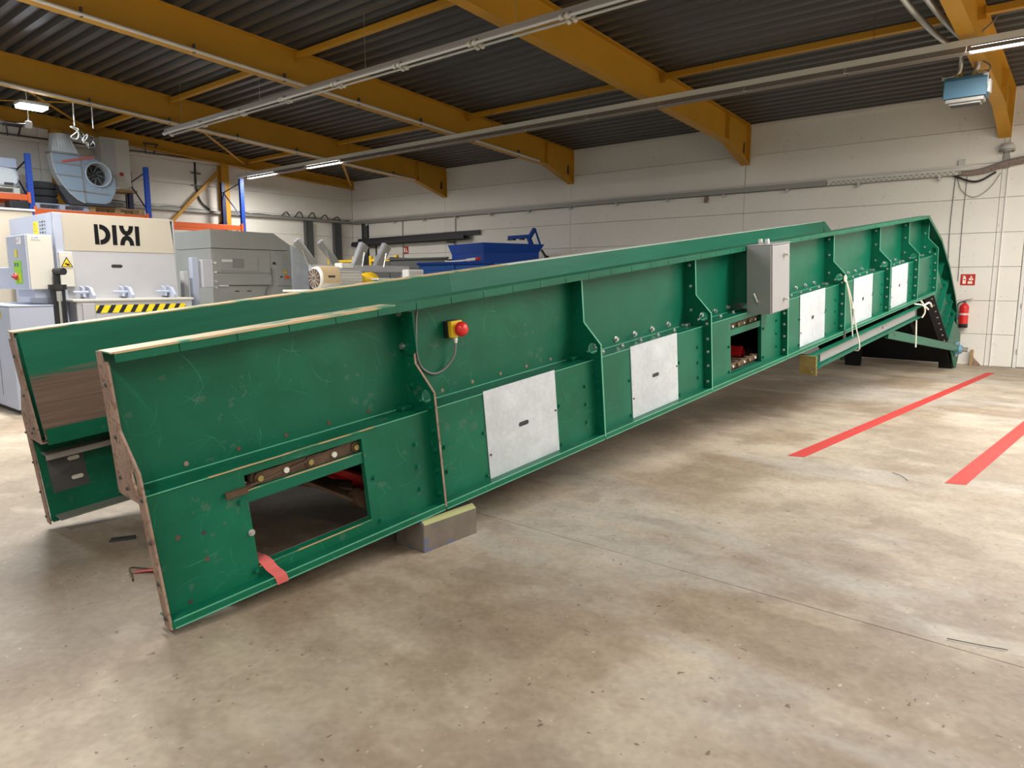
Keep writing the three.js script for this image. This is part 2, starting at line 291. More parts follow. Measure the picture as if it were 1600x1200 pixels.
function roofBeam(x, opt = {}) { // yellow I-beam with a haunch at the far wall
  const b = new THREE.Group(); b.name = numbered('roof_beam'); b.userData.kind = 'structure'; b.position.set(x, 0, 0); scene.add(b);
  const zs = -15.0, ze = WZ0 + 0.012, d = opt.plain ? 0.3 : 0.58, W = 0.1, top = z => roofY(z), bot = z => roofY(z) - d;
  part('web', polyZY([[WZ1, bot(WZ1)], [WZ1, top(WZ1)], [ze, top(ze)], [ze, opt.plain ? bot(ze) : 4.22], [zs, bot(zs)]].map(p => p), -0.006, 0.006), M.beam, b);
  const fl = (a, c, t) => bar([0, a[1], a[0]], [0, c[1], c[0]], 2 * W, t);
  part('top_flange', fl([WZ1, top(WZ1) - 0.008], [ze, top(ze) - 0.008], 0.016), M.beam, b);
  part('bottom_flange', fl([WZ1, bot(WZ1)], [zs, bot(zs)], 0.02), M.beam, b);
  if (!opt.plain) {
    part('haunch_flange', fl([zs, bot(zs)], [ze, 4.22], 0.02), M.beam, b);
    part('end_plate', box(-W, W, 4.2, top(ze), ze - 0.006, ze + 0.02), M.beam, b);
    for (const s of [-1, 1]) { part('stiffener', polyXY([[s * 0.006, bot(zs)], [s * W, bot(zs)], [s * W, top(zs) - 0.02], [s * 0.006, top(zs) - 0.02]], zs - 0.008, zs + 0.008), M.beam, b); part('stiffener', polyXY([[s * 0.006, 4.25], [s * 0.05, 4.25], [s * 0.09, top(ze) - 0.03], [s * 0.006, top(ze) - 0.03]], ze - 0.1, ze - 0.085), M.beam, b); }
    const bg = new THREE.CylinderGeometry(0.016, 0.016, 0.03, 6).rotateX(Math.PI / 2);
    for (const s of [-1, 1]) for (let k = 0; k < 3; k++) inst('bolt', metricUV(bg.clone().toNonIndexed()), M.beam, b, [s * 0.055, bot(zs) + 0.1 + k * 0.19, zs + 0.02]);
    part('haunch_slot', polyZY([[ze + 0.1, 4.42], [ze + 0.2, 4.47], [ze + 0.17, 4.68], [ze + 0.1, 4.68]], -0.009, 0.009), M.dark, b);
  }
  return b;
}
for (const x of BEAMX) roofBeam(x);
roofBeam(-20.95, { plain: true });
{ // slim struts between the beams, under the deck
  const xs = [-20.95, ...BEAMX];
  for (const z of [-12.1, -7.7]) for (let i = 0; i + 1 < xs.length; i++) {
    const y = roofY(z) - 0.09, s = new THREE.Group(); s.name = numbered('roof_strut'); s.userData.kind = 'structure'; s.position.set((xs[i] + xs[i + 1]) / 2, y, z); scene.add(s);
    const L = xs[i + 1] - xs[i];
    part('tube', box(-L / 2 + 0.1, L / 2 - 0.1, -0.05, 0.05, -0.05, 0.05, 0.008), M.beam, s);
    for (const k of [-1, 1]) part('cleat', box(k * L / 2 - 0.12 * (k > 0 ? 1 : 0), k * L / 2 + 0.12 * (k < 0 ? 1 : 0), -0.1, 0.075, -0.007, 0.007), M.beam, s);
  }
  // flat bracing in the end bay
  for (const [a, c] of [[[-20.9, -4.2], [-16.5, -7.6]], [[-16.5, -7.8], [-20.9, -12.0]], [[-16.5, -12.2], [-20.9, -16.0]], [[-20.9, -7.8], [-16.5, -4.2]]]) struct('roof_brace', bar([a[0], roofY(a[1]) - 0.2, a[1]], [c[0], roofY(c[1]) - 0.2, c[1]], 0.07, 0.012), M.beam);
}
{ // yellow columns and braces at the end wall
  for (const z of [-11.3, -6.85]) {
    const c = new THREE.Group(); c.name = numbered('steel_column'); c.userData.kind = 'structure'; c.position.set(-20.96, 0, z); scene.add(c);
    const h = roofY(z) - 0.3;
    part('web', box(-0.11, 0.11, 0, h, -0.006, 0.006), M.beam, c); for (const s of [-1, 1]) part('flange', box(s * 0.11 - 0.008, s * 0.11 + 0.008, 0, h, -0.12, 0.12), M.beam, c);
    struct('wall_brace', bar([-20.98, 4.85, z + (z < -10 ? 0.15 : -0.2)], [-20.98, 0.1, z + (z < -10 ? 4.7 : -3.6)], 0.07, 0.09, 0.006), M.beam);
  }
  for (const [p, w] of [[[-20.97, -14.25], 'z'], [[-20.97, -15.4], 'z']]) struct('wall_post', [box(p[0] - 0.1, p[0] + 0.05, 0, 3.6, p[1] - 0.14, p[1] - 0.12), box(p[0] - 0.1, p[0] + 0.05, 0, 3.6, p[1] + 0.12, p[1] + 0.14), box(p[0] - 0.02, p[0] + 0.0, 0, 3.6, p[1] - 0.12, p[1] + 0.12)], M.tubGrey);
  struct('wall_post', [box(-20.45, -20.2, 0, 3.6, WZ0, WZ0 + 0.05), box(-20.45, -20.43, 0, 3.6, WZ0, WZ0 + 0.12), box(-20.22, -20.2, 0, 3.6, WZ0, WZ0 + 0.12)], M.tubGrey);
}
// ---------------------------------------------------------------- lamps of the hall, plus unseen floodlights added for light
function areaLight(parent, color, intensity, w, h, pos) { // faces down
  const l = new THREE.RectAreaLight(color, intensity, w, h); l.position.set(...pos); l.rotation.x = -Math.PI / 2; parent.add(l); l.name = 'lamp_light'; return l;
}
const ROW1_Y = 4.68, ROW1_Z = -11.46;
{ // row with reflectors along the far side of the hall
  const rail = thing('lighting_trunk', 'long pale lighting trunk with reflectors crossing in front of the yellow beams', 'light rail', [-7.5, ROW1_Y, ROW1_Z]);
  part('rail', box(-12.9, 13.3, -0.015, 0.075, -0.035, 0.035, 0.006), M.trunk, rail);
  for (let x = -12.4; x < 13; x += 2.42) part('hanger', rod([x, 0.07, 0], [x, roofY(ROW1_Z) - ROW1_Y, 0], 0.004, 0.004, 6), M.steelDark, rail);
  const refl = (x0, x1) => polyZY([[-0.035, -0.015], [0.035, -0.015], [0.09, -0.1], [0.085, -0.1], [0.031, -0.02], [-0.031, -0.02], [-0.085, -0.1], [-0.09, -0.1]], x0, x1);
  for (let k = 0; k < 17; k++) {
    const x = -19.1 + 1.504 * k, lit = k === 0 || k === 2 || k >= 12;
    const lab = !lit ? 'unlit fitting with shade-browned reflector, ' + ORD[k] + ' from the far end of the long trunk' : k === 0 ? 'lit fluorescent fitting at the far end of the trunk, first of the two bright ones' : k === 2 ? 'lit fluorescent fitting second from the far end of the trunk' : k === 12 ? 'lit fluorescent fitting right of the blue heater' : 'lit fluorescent fitting of the trunk beyond the right edge';
    const t = thing('fluorescent_light', lab, 'light', [x, ROW1_Y, ROW1_Z], 0, k >= 13 ? 'lit fittings beyond the right edge' : undefined);
    part('reflector', refl(-0.745, 0.745), M.reflector, t);
    part('tube', lit ? box(-0.72, 0.72, -0.1, -0.03, -0.055, 0.055, 0.02) : rod([-0.72, -0.062, 0], [0.72, -0.062, 0], 0.018), lit ? M.glowWarm : M.tubeOff, t);
    for (const s of [-1, 1]) part('socket', box(s * 0.735 - 0.012, s * 0.735 + 0.012, -0.085, -0.018, -0.018, 0.018, 0.004), M.whitePlastic, t);
    if (lit) areaLight(t, TUBE_COLOR, TUBE_LIGHT, 1.44, 0.15, [0, -0.125, 0]);
  }
}
const ROW2_Z = -7.4, ROW2_Y = 4.8;
function twinFitting(x, y, z, lit, label, group) {
  const t = thing('twin_tube_light', label, 'light', [x, y, z], 0, group);
  part('housing', box(-0.7, 0.7, -0.045, 0.012, -0.03, 0.03, 0.008), M.housing, t);
  for (const s of [-1, 1]) {
    const tb = part('tube', rod([-0.7, -0.06, s * 0.075], [0.7, -0.06, s * 0.075], 0.019), lit ? M.glowWarm : M.tubeOff, t);
    for (const e of [-1, 1]) part('socket', [new THREE.SphereGeometry(0.036, 12, 8).translate(e * 0.715, -0.065, s * 0.085), box(e * 0.72 - 0.022, e * 0.72 + 0.022, -0.075, -0.02, s > 0 ? 0.02 : -0.095, s > 0 ? 0.095 : -0.02, 0.01)], M.cream, tb);
  }
  if (lit) areaLight(t, TUBE_COLOR, TUBE_LIGHT, 1.4, 0.2, [0, -0.085, 0]);
}
for (const [z, y, x0, n, litFrom, nm] of [[ROW2_Z, ROW2_Y, -16.0, 14, 10, 'second'], [-2.9, 5.1, -12.3, 10, 0, 'third'], [1.7, 5.1, -5, 7, 0, 'fourth']]) {
  const rail = thing('light_rail', nm === 'second' ? 'slim pale rail carrying unlit twin tubes across the nearer roof beams' : nm === 'third' ? 'pale rail with partly lit twin tubes right above the viewer' : 'pale rail with twin tubes behind the viewer', 'light rail', [x0 + 0.76 * n, y, z], 0, nm === 'second' ? undefined : 'light rails behind the viewer');
  part('rail', box(-0.76 * n - 0.1, 0.76 * n, 0.012, 0.06, -0.025, 0.025, 0.005), M.rail, rail);
  for (let k = 0; k < n; k += 2) part('hanger', rod([-0.76 * n + 1.52 * k + 0.7, 0.05, 0], [-0.76 * n + 1.52 * k + 0.7, roofY(z) - y + 0.02, 0], 0.004, 0.004, 6), M.zinc, rail);
  for (let k = 0; k < n; k++) { const lit = nm === 'second' ? k >= litFrom : nm === 'third' ? k < 4 : k === 2 || k === 4 || k === 6; twinFitting(x0 + 0.76 + 1.52 * k, y, z, lit, nm !== 'second' ? (lit ? 'lit twin tube fitting overhead outside the picture' : 'unlit twin tube fitting overhead outside the picture') : lit ? 'lit twin tube fitting overhead outside the picture' : 'unlit twin tube light, ' + ORD[k] + ' from the far left end of the slim rail', lit ? 'lit twin tubes overhead' : nm !== 'second' ? 'unlit twin tubes overhead' : undefined); }
}
for (const [x, z, lab, grp] of [[-16.9, -5.15, 'glaring white LED floodlight under the far left roof beam'], [-16.9, -0.6, 'added white LED floodlight, unseen, left of the picture', 1], [-11.9, -0.4, 'added white LED floodlight, unseen, left of the picture', 1], [-11.9, 4.2, 'added white LED floodlight, unseen, left of the picture', 1]]) {  // last three floodlights are unseen, added to brighten the left and back
  const t = thing('led_floodlight', lab, 'light', [x, 5.06, z], 0, grp ? 'added unseen floodlights beyond the left edge' : undefined), h = roofY(z) - 5.06;
  part('housing', box(-0.2, 0.2, 0.0, 0.07, -0.26, 0.26, 0.02), M.lightGrey, t); part('lamp_glass', box(-0.18, 0.18, -0.05, 0.0, -0.24, 0.24, 0.02), M.glowCool, t);
  part('bracket', [rod([0, 0.07, -0.1], [0, h - 0.012, -0.1], 0.01), rod([0, 0.07, 0.1], [0, h - 0.012, 0.1], 0.01)], M.steelDark, t);
  areaLight(t, LED_COLOR, LED_LIGHT, 0.28, 0.4, [0, -0.06, 0]);
}
// ---------------------------------------------------------------- the green chain conveyor (local axes: x along it, y up across it, z out of its near side)
const CU = new THREE.Vector3(), CV = new THREE.Vector3(), CN = new THREE.Vector3();
{ const a = new THREE.Vector3(0.07, 0, -1).normalize(), t = Math.atan(0.1115); CN.set(-a.z, 0, a.x).normalize(); CU.copy(a).multiplyScalar(Math.cos(t)).add(new THREE.Vector3(0, Math.sin(t), 0)); CV.crossVectors(CN, CU); }
const CA = new THREE.Vector3(-3.118, 0.04, -1.318), CM = new THREE.Matrix4().makeBasis(CU, CV, CN).setPosition(CA);
const onConveyor = (u, v, w) => { const p = new THREE.Vector3(u, v, w).applyMatrix4(CM); return [p.x, p.y, p.z]; };
const conv = thing('conveyor', 'long green steel chain conveyor with grey cover plates lying inclined across the floor', 'conveyor');
conv.position.copy(CA); conv.quaternion.setFromRotationMatrix(new THREE.Matrix4().makeBasis(CU, CV, CN));
const BU = [0, 1.63, 3.245, 4.89, 6.53, 8.2, 9.9, 11.23, 12.28], WIDE = 2.1;
const hexG = metricUV(join([new THREE.CylinderGeometry(0.0115, 0.0115, 0.014, 6).translate(0, 0.009, 0), new THREE.CylinderGeometry(0.017, 0.017, 0.004, 14).translate(0, 0.002, 0)]));
const bigBoltG = metricUV(join([new THREE.CylinderGeometry(0.02, 0.022, 0.024, 6).translate(0, 0.015, 0), new THREE.CylinderGeometry(0.03, 0.03, 0.006, 18).translate(0, 0.003, 0)]));
const boltOut = (m, u, v, w, g = hexG, k = 1) => { const b = inst('bolt', g, m, conv, [u, v, w], [Math.PI / 2, 0, 0]); b.scale.setScalar(k); return b; };         // head points out of the near side
const boltBack = (m, u, v, w, g = hexG, k = 1) => { const b = inst('bolt', g, m, conv, [u, v, w], [0, 0, Math.PI / 2]); b.scale.setScalar(k); return b; };     // head points to the tail
const boltUp = (m, u, v, w, g = hexG, k = 1) => { const b = inst('bolt', g, m, conv, [u, v, w]); b.scale.setScalar(k); return b; };
const ribPts = (top = 1.245, n = 1) => [[-0.34, 0.6], [-0.26, top], [-0.15, top], [-0.15, 0.9], [0, 0.735 * n], [0, 0.0], [-0.1, 0.0], [-0.1, 0.6]];
function sideWall(far) {
  const Z = w => far ? -WIDE - w : w;
  const zb = (u0, u1, v0, v1, w0, w1, r = 0) => box(u0, u1, v0, v1, Math.min(Z(w0), Z(w1)), Math.max(Z(w0), Z(w1)), r);
  const G = i => i < 2 ? M.greenWorn : M.green;
  for (let i = 0; i < 8; i++) {
    const u0 = BU[i] + (i ? 0.012 : 0.006), u1 = BU[i + 1] - 0.001;
    part('upper_panel', zb(u0, u1, 0.62, 1.252, -0.266, -0.26), G(i), conv);
    part('ledge', zb(u0, u1, 0.612, 0.62, -0.266, -0.072, 0.003), G(i), conv);
    const hole = i === 0 ? rect(0.47, 1.15, 0.095, 0.575) : i === 3 ? rect(5.40, 6.06, 0.06, 0.56) : null;
    const outer = rect(u0, u1, 0.036, 0.616);
    part('lower_panel', polyXY(outer, Math.min(Z(-0.08), Z(-0.074)), Math.max(Z(-0.08), Z(-0.074)), hole && !far ? [hole.slice().reverse()] : []), G(i), conv);
    if (!far && hole) part('panel_fold', [box(hole[0][0], hole[1][0], hole[0][1] - 0.012, hole[0][1], -0.13, -0.076), box(hole[0][0] - 0.004, hole[0][0], hole[0][1], hole[2][1], -0.11, -0.076), box(hole[1][0], hole[1][0] + 0.004, hole[0][1], hole[2][1], -0.11, -0.076)], G(i), conv);
  }
  // top flange with slits every 27 cm in its lip
  const lip = []; for (let u = 0.02; u < 12.1; u += 0.272) lip.push(zb(u, Math.min(u + 0.267, 12.1), 1.222, 1.262, -0.106, -0.1));
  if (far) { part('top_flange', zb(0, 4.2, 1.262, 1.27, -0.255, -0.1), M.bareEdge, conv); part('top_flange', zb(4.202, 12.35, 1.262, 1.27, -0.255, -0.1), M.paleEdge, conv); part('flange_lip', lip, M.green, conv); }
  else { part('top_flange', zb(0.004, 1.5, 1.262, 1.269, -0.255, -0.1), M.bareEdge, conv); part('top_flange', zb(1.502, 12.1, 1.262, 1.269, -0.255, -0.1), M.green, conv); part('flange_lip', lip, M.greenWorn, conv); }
  // inner sheets of the trough
  for (const [a, b, m] of [[0.02, 3.4, M.inner], [3.402, 7.6, M.innerClean], [7.602, 12.2, M.innerClean]]) {
    const g = new THREE.BoxGeometry(b - a, 0.66, 0.006).toNonIndexed(); // own coordinates: along the sheet and up it
    const p = g.attributes.position, uv = g.attributes.uv; for (let k = 0; k < p.count; k++) uv.setXY(k, p.getX(k) + (b - a) / 2, p.getY(k) + 0.33);
    g.rotateX((far ? 1 : -1) * -Math.atan(0.095 / 0.66)).translate((a + b) / 2, 0.935, Z(-0.31)); part('inner_panel', g, m, conv, true);
  }
  part('inner_rail', zb(0.03, 12.1, 0.575, 0.675, -0.362, -0.352, 0.003), far ? M.greenWorn : M.greenPlain, conv);
  part('trough_floor_edge', zb(0.03, 12.1, 0.6, 0.606, -0.35, -0.08), M.greenPlain, conv);
  part('guide_rail', [zb(0.03, 12.0, 0.478, 0.485, -0.2, -0.085), zb(0.03, 12.0, 0.448, 0.485, -0.2, -0.194)], M.rail, conv);
  // bottom flange and lip
  part('bottom_flange', [zb(0.0, 12.25, 0.03, 0.038, -0.14, 0.0, 0.003), zb(0.0, 12.25, 0.0, 0.036, -0.006, 0.0, 0.002)], far ? M.greenPlain : M.greenWorn, conv);
  part('inner_flange', zb(0.03, 12.2, 0.05, 0.056, -0.22, -0.082), M.rail, conv);
  // stiffening ribs
  for (let i = 1; i < 9; i++) {
    const pts = ribPts().map(p => [Z(p[0]), p[1]]), hc = circ(Z(-0.075), 0.705, 0.042);
    part('rib', polyZY(far ? pts.reverse() : pts, BU[i], BU[i] + 0.012, [far ? hc.reverse() : hc], 0.002), i < 2 ? M.greenWorn : M.green, conv);
  }
  // rusty end plate at the tail
  const ep = [[-0.35, 0.59], [-0.298, 0.92], [-0.255, 1.268], [-0.2, 1.268], [-0.2, 1.225], [-0.135, 1.225], [-0.155, 0.92], [-0.01, 0.745], [0, 0.0], [-0.07, 0.0], [-0.09, 0.59]].map(p => [Z(p[0]), p[1]]);
  const oh = circ(Z(-0.085), 0.71, 0.03, 0.055);
  const e = part('end_plate', polyZY(far ? ep.reverse() : ep, -0.008, 0.004, [far ? oh.reverse() : oh], 0.002), M.rust, conv);
  part('end_flange', [zb(0.0, 0.1, 0.59, 0.597, -0.35, -0.09)], M.rust, e);
  for (const [w, v] of [[-0.2, 1.12], [-0.215, 0.88], [-0.27, 0.68], [-0.2, 0.64], [-0.03, 0.62], [-0.03, 0.42], [-0.035, 0.22], [-0.035, 0.05]]) { const b = inst('bolt', hexG, M.steelDark, e, [-0.008, v, Z(w)], [0, 0, Math.PI / 2]); b.scale.setScalar(0.6); }
  if (!far) part('cross_bracket', [zb(0.05, 0.1, 0.53, 0.585, -0.34, -0.085), bar([0.1, 0.5, -0.34], [0.5, 0.38, -0.2], 0.04, 0.05)], M.rustDark, conv);
}
sideWall(false); sideWall(true);
tag(conv, undefined);
{ // bare patch with two slots low inside the far wall
  part('bare_patch', box(0.05, 0.26, 0.2, 0.43, -2.027, -2.018), M.steelDark, conv);
  for (const v of [0.40, 0.27]) part('slot', polyXY(slot(0.2, v, 0.07, 0.026), -2.018, -2.012), M.cord, conv);
}
// galvanised covers over the openings
const coverAt = [[2.085, 2.79, 1], [3.72, 4.42, 2], [7.02, 7.74, 4], [8.69, 9.40, 5], [10.2, 10.95, 6]];
coverAt.forEach(([a, b, i]) => {
  const c = (a + b) / 2, far = i > 2, hs = far ? slot(c, 0.33, 0.07, 0.045) : slot(c, 0.33, 0.1, 0.032);
  const p = part('cover_plate', polyXY(rect(a, b, 0.037, 0.632), -0.072, -0.067, [hs.slice().reverse()], 0.0015), M.galv, conv);
  p.userData.label = 'galvanised cover plate with hand slot';
  part('slot_backing', box(c - 0.06, c + 0.06, 0.3, 0.36, -0.0735, -0.0725), M.dark, p);
  for (const [u, v] of [[a + 0.02, 0.2], [b - 0.02, 0.34]]) { const bb = inst('bolt', hexG, M.steelDark, p, [u, v, -0.067], [Math.PI / 2, 0, 0]); bb.scale.setScalar(0.5); }
  for (const [u, v] of [[a - 0.02, 0.36], [a - 0.02, 0.07], [b + 0.03, 0.36], [b + 0.03, 0.07]]) boltOut(M.green, u, v, -0.074, hexG, 0.9);
});
{ // bolts
  for (let i = 1; i < 9; i++) {
    const zi = i < 2 ? M.green : i < 3 ? M.green : M.zinc;
    for (const [w, v] of [[-0.205, 1.17], [-0.2, 0.98], [-0.2, 0.76], [-0.125, 0.675], [-0.04, 0.64], [-0.035, 0.5], [-0.035, 0.38], [-0.035, 0.25], [-0.04, 0.1]]) boltBack(zi, BU[i], v, w, hexG, i < 3 ? 1.05 : 0.85);
    for (const v of [0.16, 0.3, 0.44]) boltOut(M.green, BU[i] - 0.12, v, -0.074);
    if (i < 8) for (const v of [0.2, 0.36]) boltOut(M.green, BU[i] + 0.1, v, -0.074);
    part('clip', box(BU[i] - 0.1, BU[i] - 0.02, 0.62, 0.645, -0.255, -0.19, 0.006), i < 3 ? M.green : M.zinc, conv);
  }
  for (const v of [1.2, 1.0]) boltBack(M.zinc, BU[1], v, -0.235, bigBoltG, 0.95);
  part('rib_doubler', polyZY([[-0.24, 0.95], [-0.24, 1.21], [-0.11, 1.21], [-0.11, 0.98], [-0.15, 0.95]], BU[1] - 0.008, BU[1] - 0.001, [], 0.0015), M.greenWorn, conv);
  for (let i = 0; i < 7; i++) for (let u = BU[i] + 0.28; u < BU[i + 1] - 0.15; u += 0.265) {
    if (i < 2) { part('plugged_hole', rod([u, 0.66, -0.262], [u, 0.66, -0.257], 0.012, 0.012, 14), i ? M.rust : u < 0.3 ? M.rust : M.rustDark, conv); continue; }
    if (u > 5.75 && u < 6.3) continue;
    boltOut(M.zinc, u, 0.672, -0.26, hexG, 1.5); boltUp(M.zinc, u, 0.62, -0.2, hexG, 1.3);
  }
  for (const [u, v, m] of [[0.12, 0.385, M.rustDark], [0.235, 0.365, M.dark], [0.23, 0.235, M.rustDark], [0.12, 0.06, M.dark]]) part('plugged_hole', rod([u, v, -0.076], [u, v, -0.0728], 0.012, 0.012, 14), m, conv);
  for (const [u, v] of [[0.43, 0.45], [0.45, 0.08], [1.2, 0.33], [1.21, 0.07], [0.46, 0.28], [5.36, 0.34], [5.36, 0.09], [6.1, 0.4], [6.1, 0.1]]) boltOut(u === 0.46 ? M.zinc : M.green, u, v, -0.074);
}
// carrying chain, rails and return run behind the openings
function chainRun(u0, n, v, w, s) {
  const pitch = 0.142 * s, c = part('roller_chain', box(u0 - 0.04, u0 + pitch * n, v - 0.012, v + 0.012, w - 0.05, w - 0.045), M.rubber, conv);
  for (let k = 0; k < n; k++) {
    const a = u0 + k * pitch;
    part('link', polyXY(slot(a + pitch / 2, v, pitch + 0.055 * s, 0.064 * s), k % 2 ? w - 0.014 : w - 0.006, k % 2 ? w - 0.008 : w, [], 0.001), M.chain, c);
    part('roller', rod([a, v, w - 0.045], [a, v, w - 0.015], 0.044 * s, 0.044 * s, 18), M.rustDark, c);
    part('pin', rod([a, v, w - 0.02], [a, v, w + 0.012], 0.016 * s, 0.016 * s, 8), k % 2 ? M.cream : M.yellowZinc, c);
  }
}
chainRun(0.56, 5, 0.527, -0.105, 1); chainRun(5.38, 6, 0.515, -0.11, 0.85); chainRun(5.38, 6, 0.115, -0.11, 0.85);
for (const [a, b] of [[0.44, 1.17], [5.39, 6.08]]) part('chain_rail', [box(a, b, 0.432, 0.494, -0.088, -0.082, 0.002), box(a, b, 0.488, 0.494, -0.19, -0.083)], M.green, conv);
part('chain_guide', [box(0.36, 0.49, 0.515, 0.521, -0.16, -0.05), box(0.36, 0.47, 0.49, 0.515, -0.058, -0.052)], M.chain, conv);
part('chain_guide', bar([0.44, 0.50, -0.12], [1.2, 0.575, -0.13], 0.05, 0.012), M.rustDark, conv);
part('belt', box(0.5, 12.2, 0.5, 0.53, -1.9, -0.2), M.rubber, conv);
part('belt_return', box(1.28, 12.2, 0.07, 0.09, -1.9, -0.2), M.rustDark, conv);
for (const [u, v, w] of [[1.35, 0.16, -0.4], [5.6, 0.13, -0.3], [5.85, 0.13, -0.34], [6.1, 0.13, -0.3]]) part('flight', [box(u - 0.06, u + 0.06, v - 0.035, v + 0.02, -1.85, w, 0.008), box(u - 0.02, u + 0.02, v, v + 0.07, -1.85, w, 0.006)], M.red, conv);
part('return_guide', [bar([0.95, 0.36, -0.5], [1.28, 0.12, -0.32], 0.25, 0.02), bar([0.5, 0.42, -0.9], [1.25, 0.2, -0.4], 0.14, 0.015), rod([1.2, 0.17, -0.3], [1.2, 0.17, -0.2], 0.05, 0.05, 20)], M.chain, conv);
for (const u of [1.45, 4.9, 8.2, 11.2]) part('cross_member', box(u, u + 0.08, 0.2, 0.34, -2.02, -0.08), M.greenPlain, conv);
{ // emergency stop with its cable
  const s = new THREE.Group(); s.name = 'emergency_stop'; s.userData.label = 'red mushroom emergency stop button on yellow box'; conv.add(s);
  const U0 = 2.015, V0 = 1.045;
  part('back_box', box(U0 - 0.05, U0 + 0.045, V0 - 0.055, V0 + 0.052, -0.26, -0.215, 0.004), M.blackPlastic, s);
  part('yellow_box', box(U0 - 0.047, U0 + 0.047, V0 - 0.052, V0 + 0.052, -0.215, -0.178, 0.006), M.yellow, s);
  part('button', lathe([[0, 0.075], [0.02, 0.073], [0.036, 0.064], [0.046, 0.048], [0.047, 0.03], [0.042, 0.02], [0.024, 0.015], [0.024, 0]], 28).rotateX(Math.PI / 2).translate(U0 + 0.004, V0, -0.18), M.red, s);
  part('cable_gland', [rod([U0 - 0.005, V0 - 0.052, -0.2], [U0 - 0.005, V0 - 0.075, -0.2], 0.014, 0.014, 8), rod([U0 - 0.005, V0 - 0.075, -0.2], [U0 - 0.005, V0 - 0.09, -0.2], 0.01)], M.whitePlastic, s);
  part('cable', tube([[U0 - 0.005, V0 - 0.085, -0.2], [U0 - 0.02, V0 - 0.17, -0.21], [1.93, 0.80, -0.235], [1.84, 0.785, -0.245], [1.755, 0.84, -0.245], [1.71, 0.95, -0.225], [1.70, 1.05, -0.2], [1.715, 1.15, -0.2], [1.74, 1.24, -0.2]], 0.0075, 60), M.cableGrey, s);
}
{ // grey control box on the ribs
  const c = part('control_box', box(5.79, 6.2, 0.6, 1.27, -0.1, 0.15, 0.006), M.boxGrey, conv); c.userData.label = 'grey painted control box with two locks';
  part('box_door', box(5.80, 6.19, 0.61, 1.26, 0.15, 0.162, 0.004), M.boxGrey, c); part('rain_edge', box(5.785, 6.205, 1.268, 1.276, -0.1, 0.168, 0.003), M.boxGrey, c);
  for (const v of [1.16, 0.72]) part('lock', [rod([6.06, v, 0.16], [6.06, v, 0.178], 0.022, 0.02, 16), rod([6.06, v, 0.178], [6.06, v, 0.205], 0.012, 0.012, 10), box(6.045, 6.075, v - 0.008, v + 0.008, 0.19, 0.212, 0.003)], M.zinc, c);
  part('latch', [rod([5.79, 0.72, 0.02], [5.765, 0.72, 0.02], 0.02, 0.018), bar([5.768, 0.72, 0.025], [5.755, 0.81, -0.01], 0.018, 0.018, 0.005)], M.zinc, c);
  for (const w of [-0.02, 0.05]) part('cable_gland', [rod([5.93, 1.27, w], [5.93, 1.295, w], 0.026, 0.026, 6), rod([5.93, 1.295, w], [5.93, 1.325, w], 0.022, 0.018, 14)], M.zinc, c);
  part('mount', [box(5.85, 5.9, 0.7, 1.2, -0.26, -0.1), box(6.1, 6.15, 0.7, 1.2, -0.26, -0.1)], M.greenPlain, c);
}
{ // folded support leg: channel with a passivated foot plate
  const l = part('support_leg', [box(7.02, 11.22, -0.225, -0.055, 0.0, 0.008), box(7.02, 11.22, -0.063, -0.055, 0.0, 0.09, 0.002), box(7.02, 11.22, -0.225, -0.217, 0.0, 0.09, 0.002)], M.green, conv);
  part('foot_plate', polyZY([[-0.06, -0.27], [0.13, -0.27], [0.13, -0.05], [-0.06, -0.05]], 6.998, 7.02, [circ(0.09, -0.22, 0.014)], 0.003), M.yellowZinc, l).userData.label = 'yellow passivated square foot plate';
  boltBack(M.yellowZinc, 7.0, -0.2, 0.06);
  part('inner_channel', [box(7.4, 11.1, -0.20, -0.08, 0.006, 0.018)], M.boxGrey, l);
  for (const u of [9.6]) part('hole', rod([u, -0.14, 0.018], [u, -0.14, 0.0195], 0.02), M.dark, l);
  part('pivot', rod([8.2, 0.05, 0.0], [8.2, -0.06, 0.0], 0.02), M.steelDark, l);
}
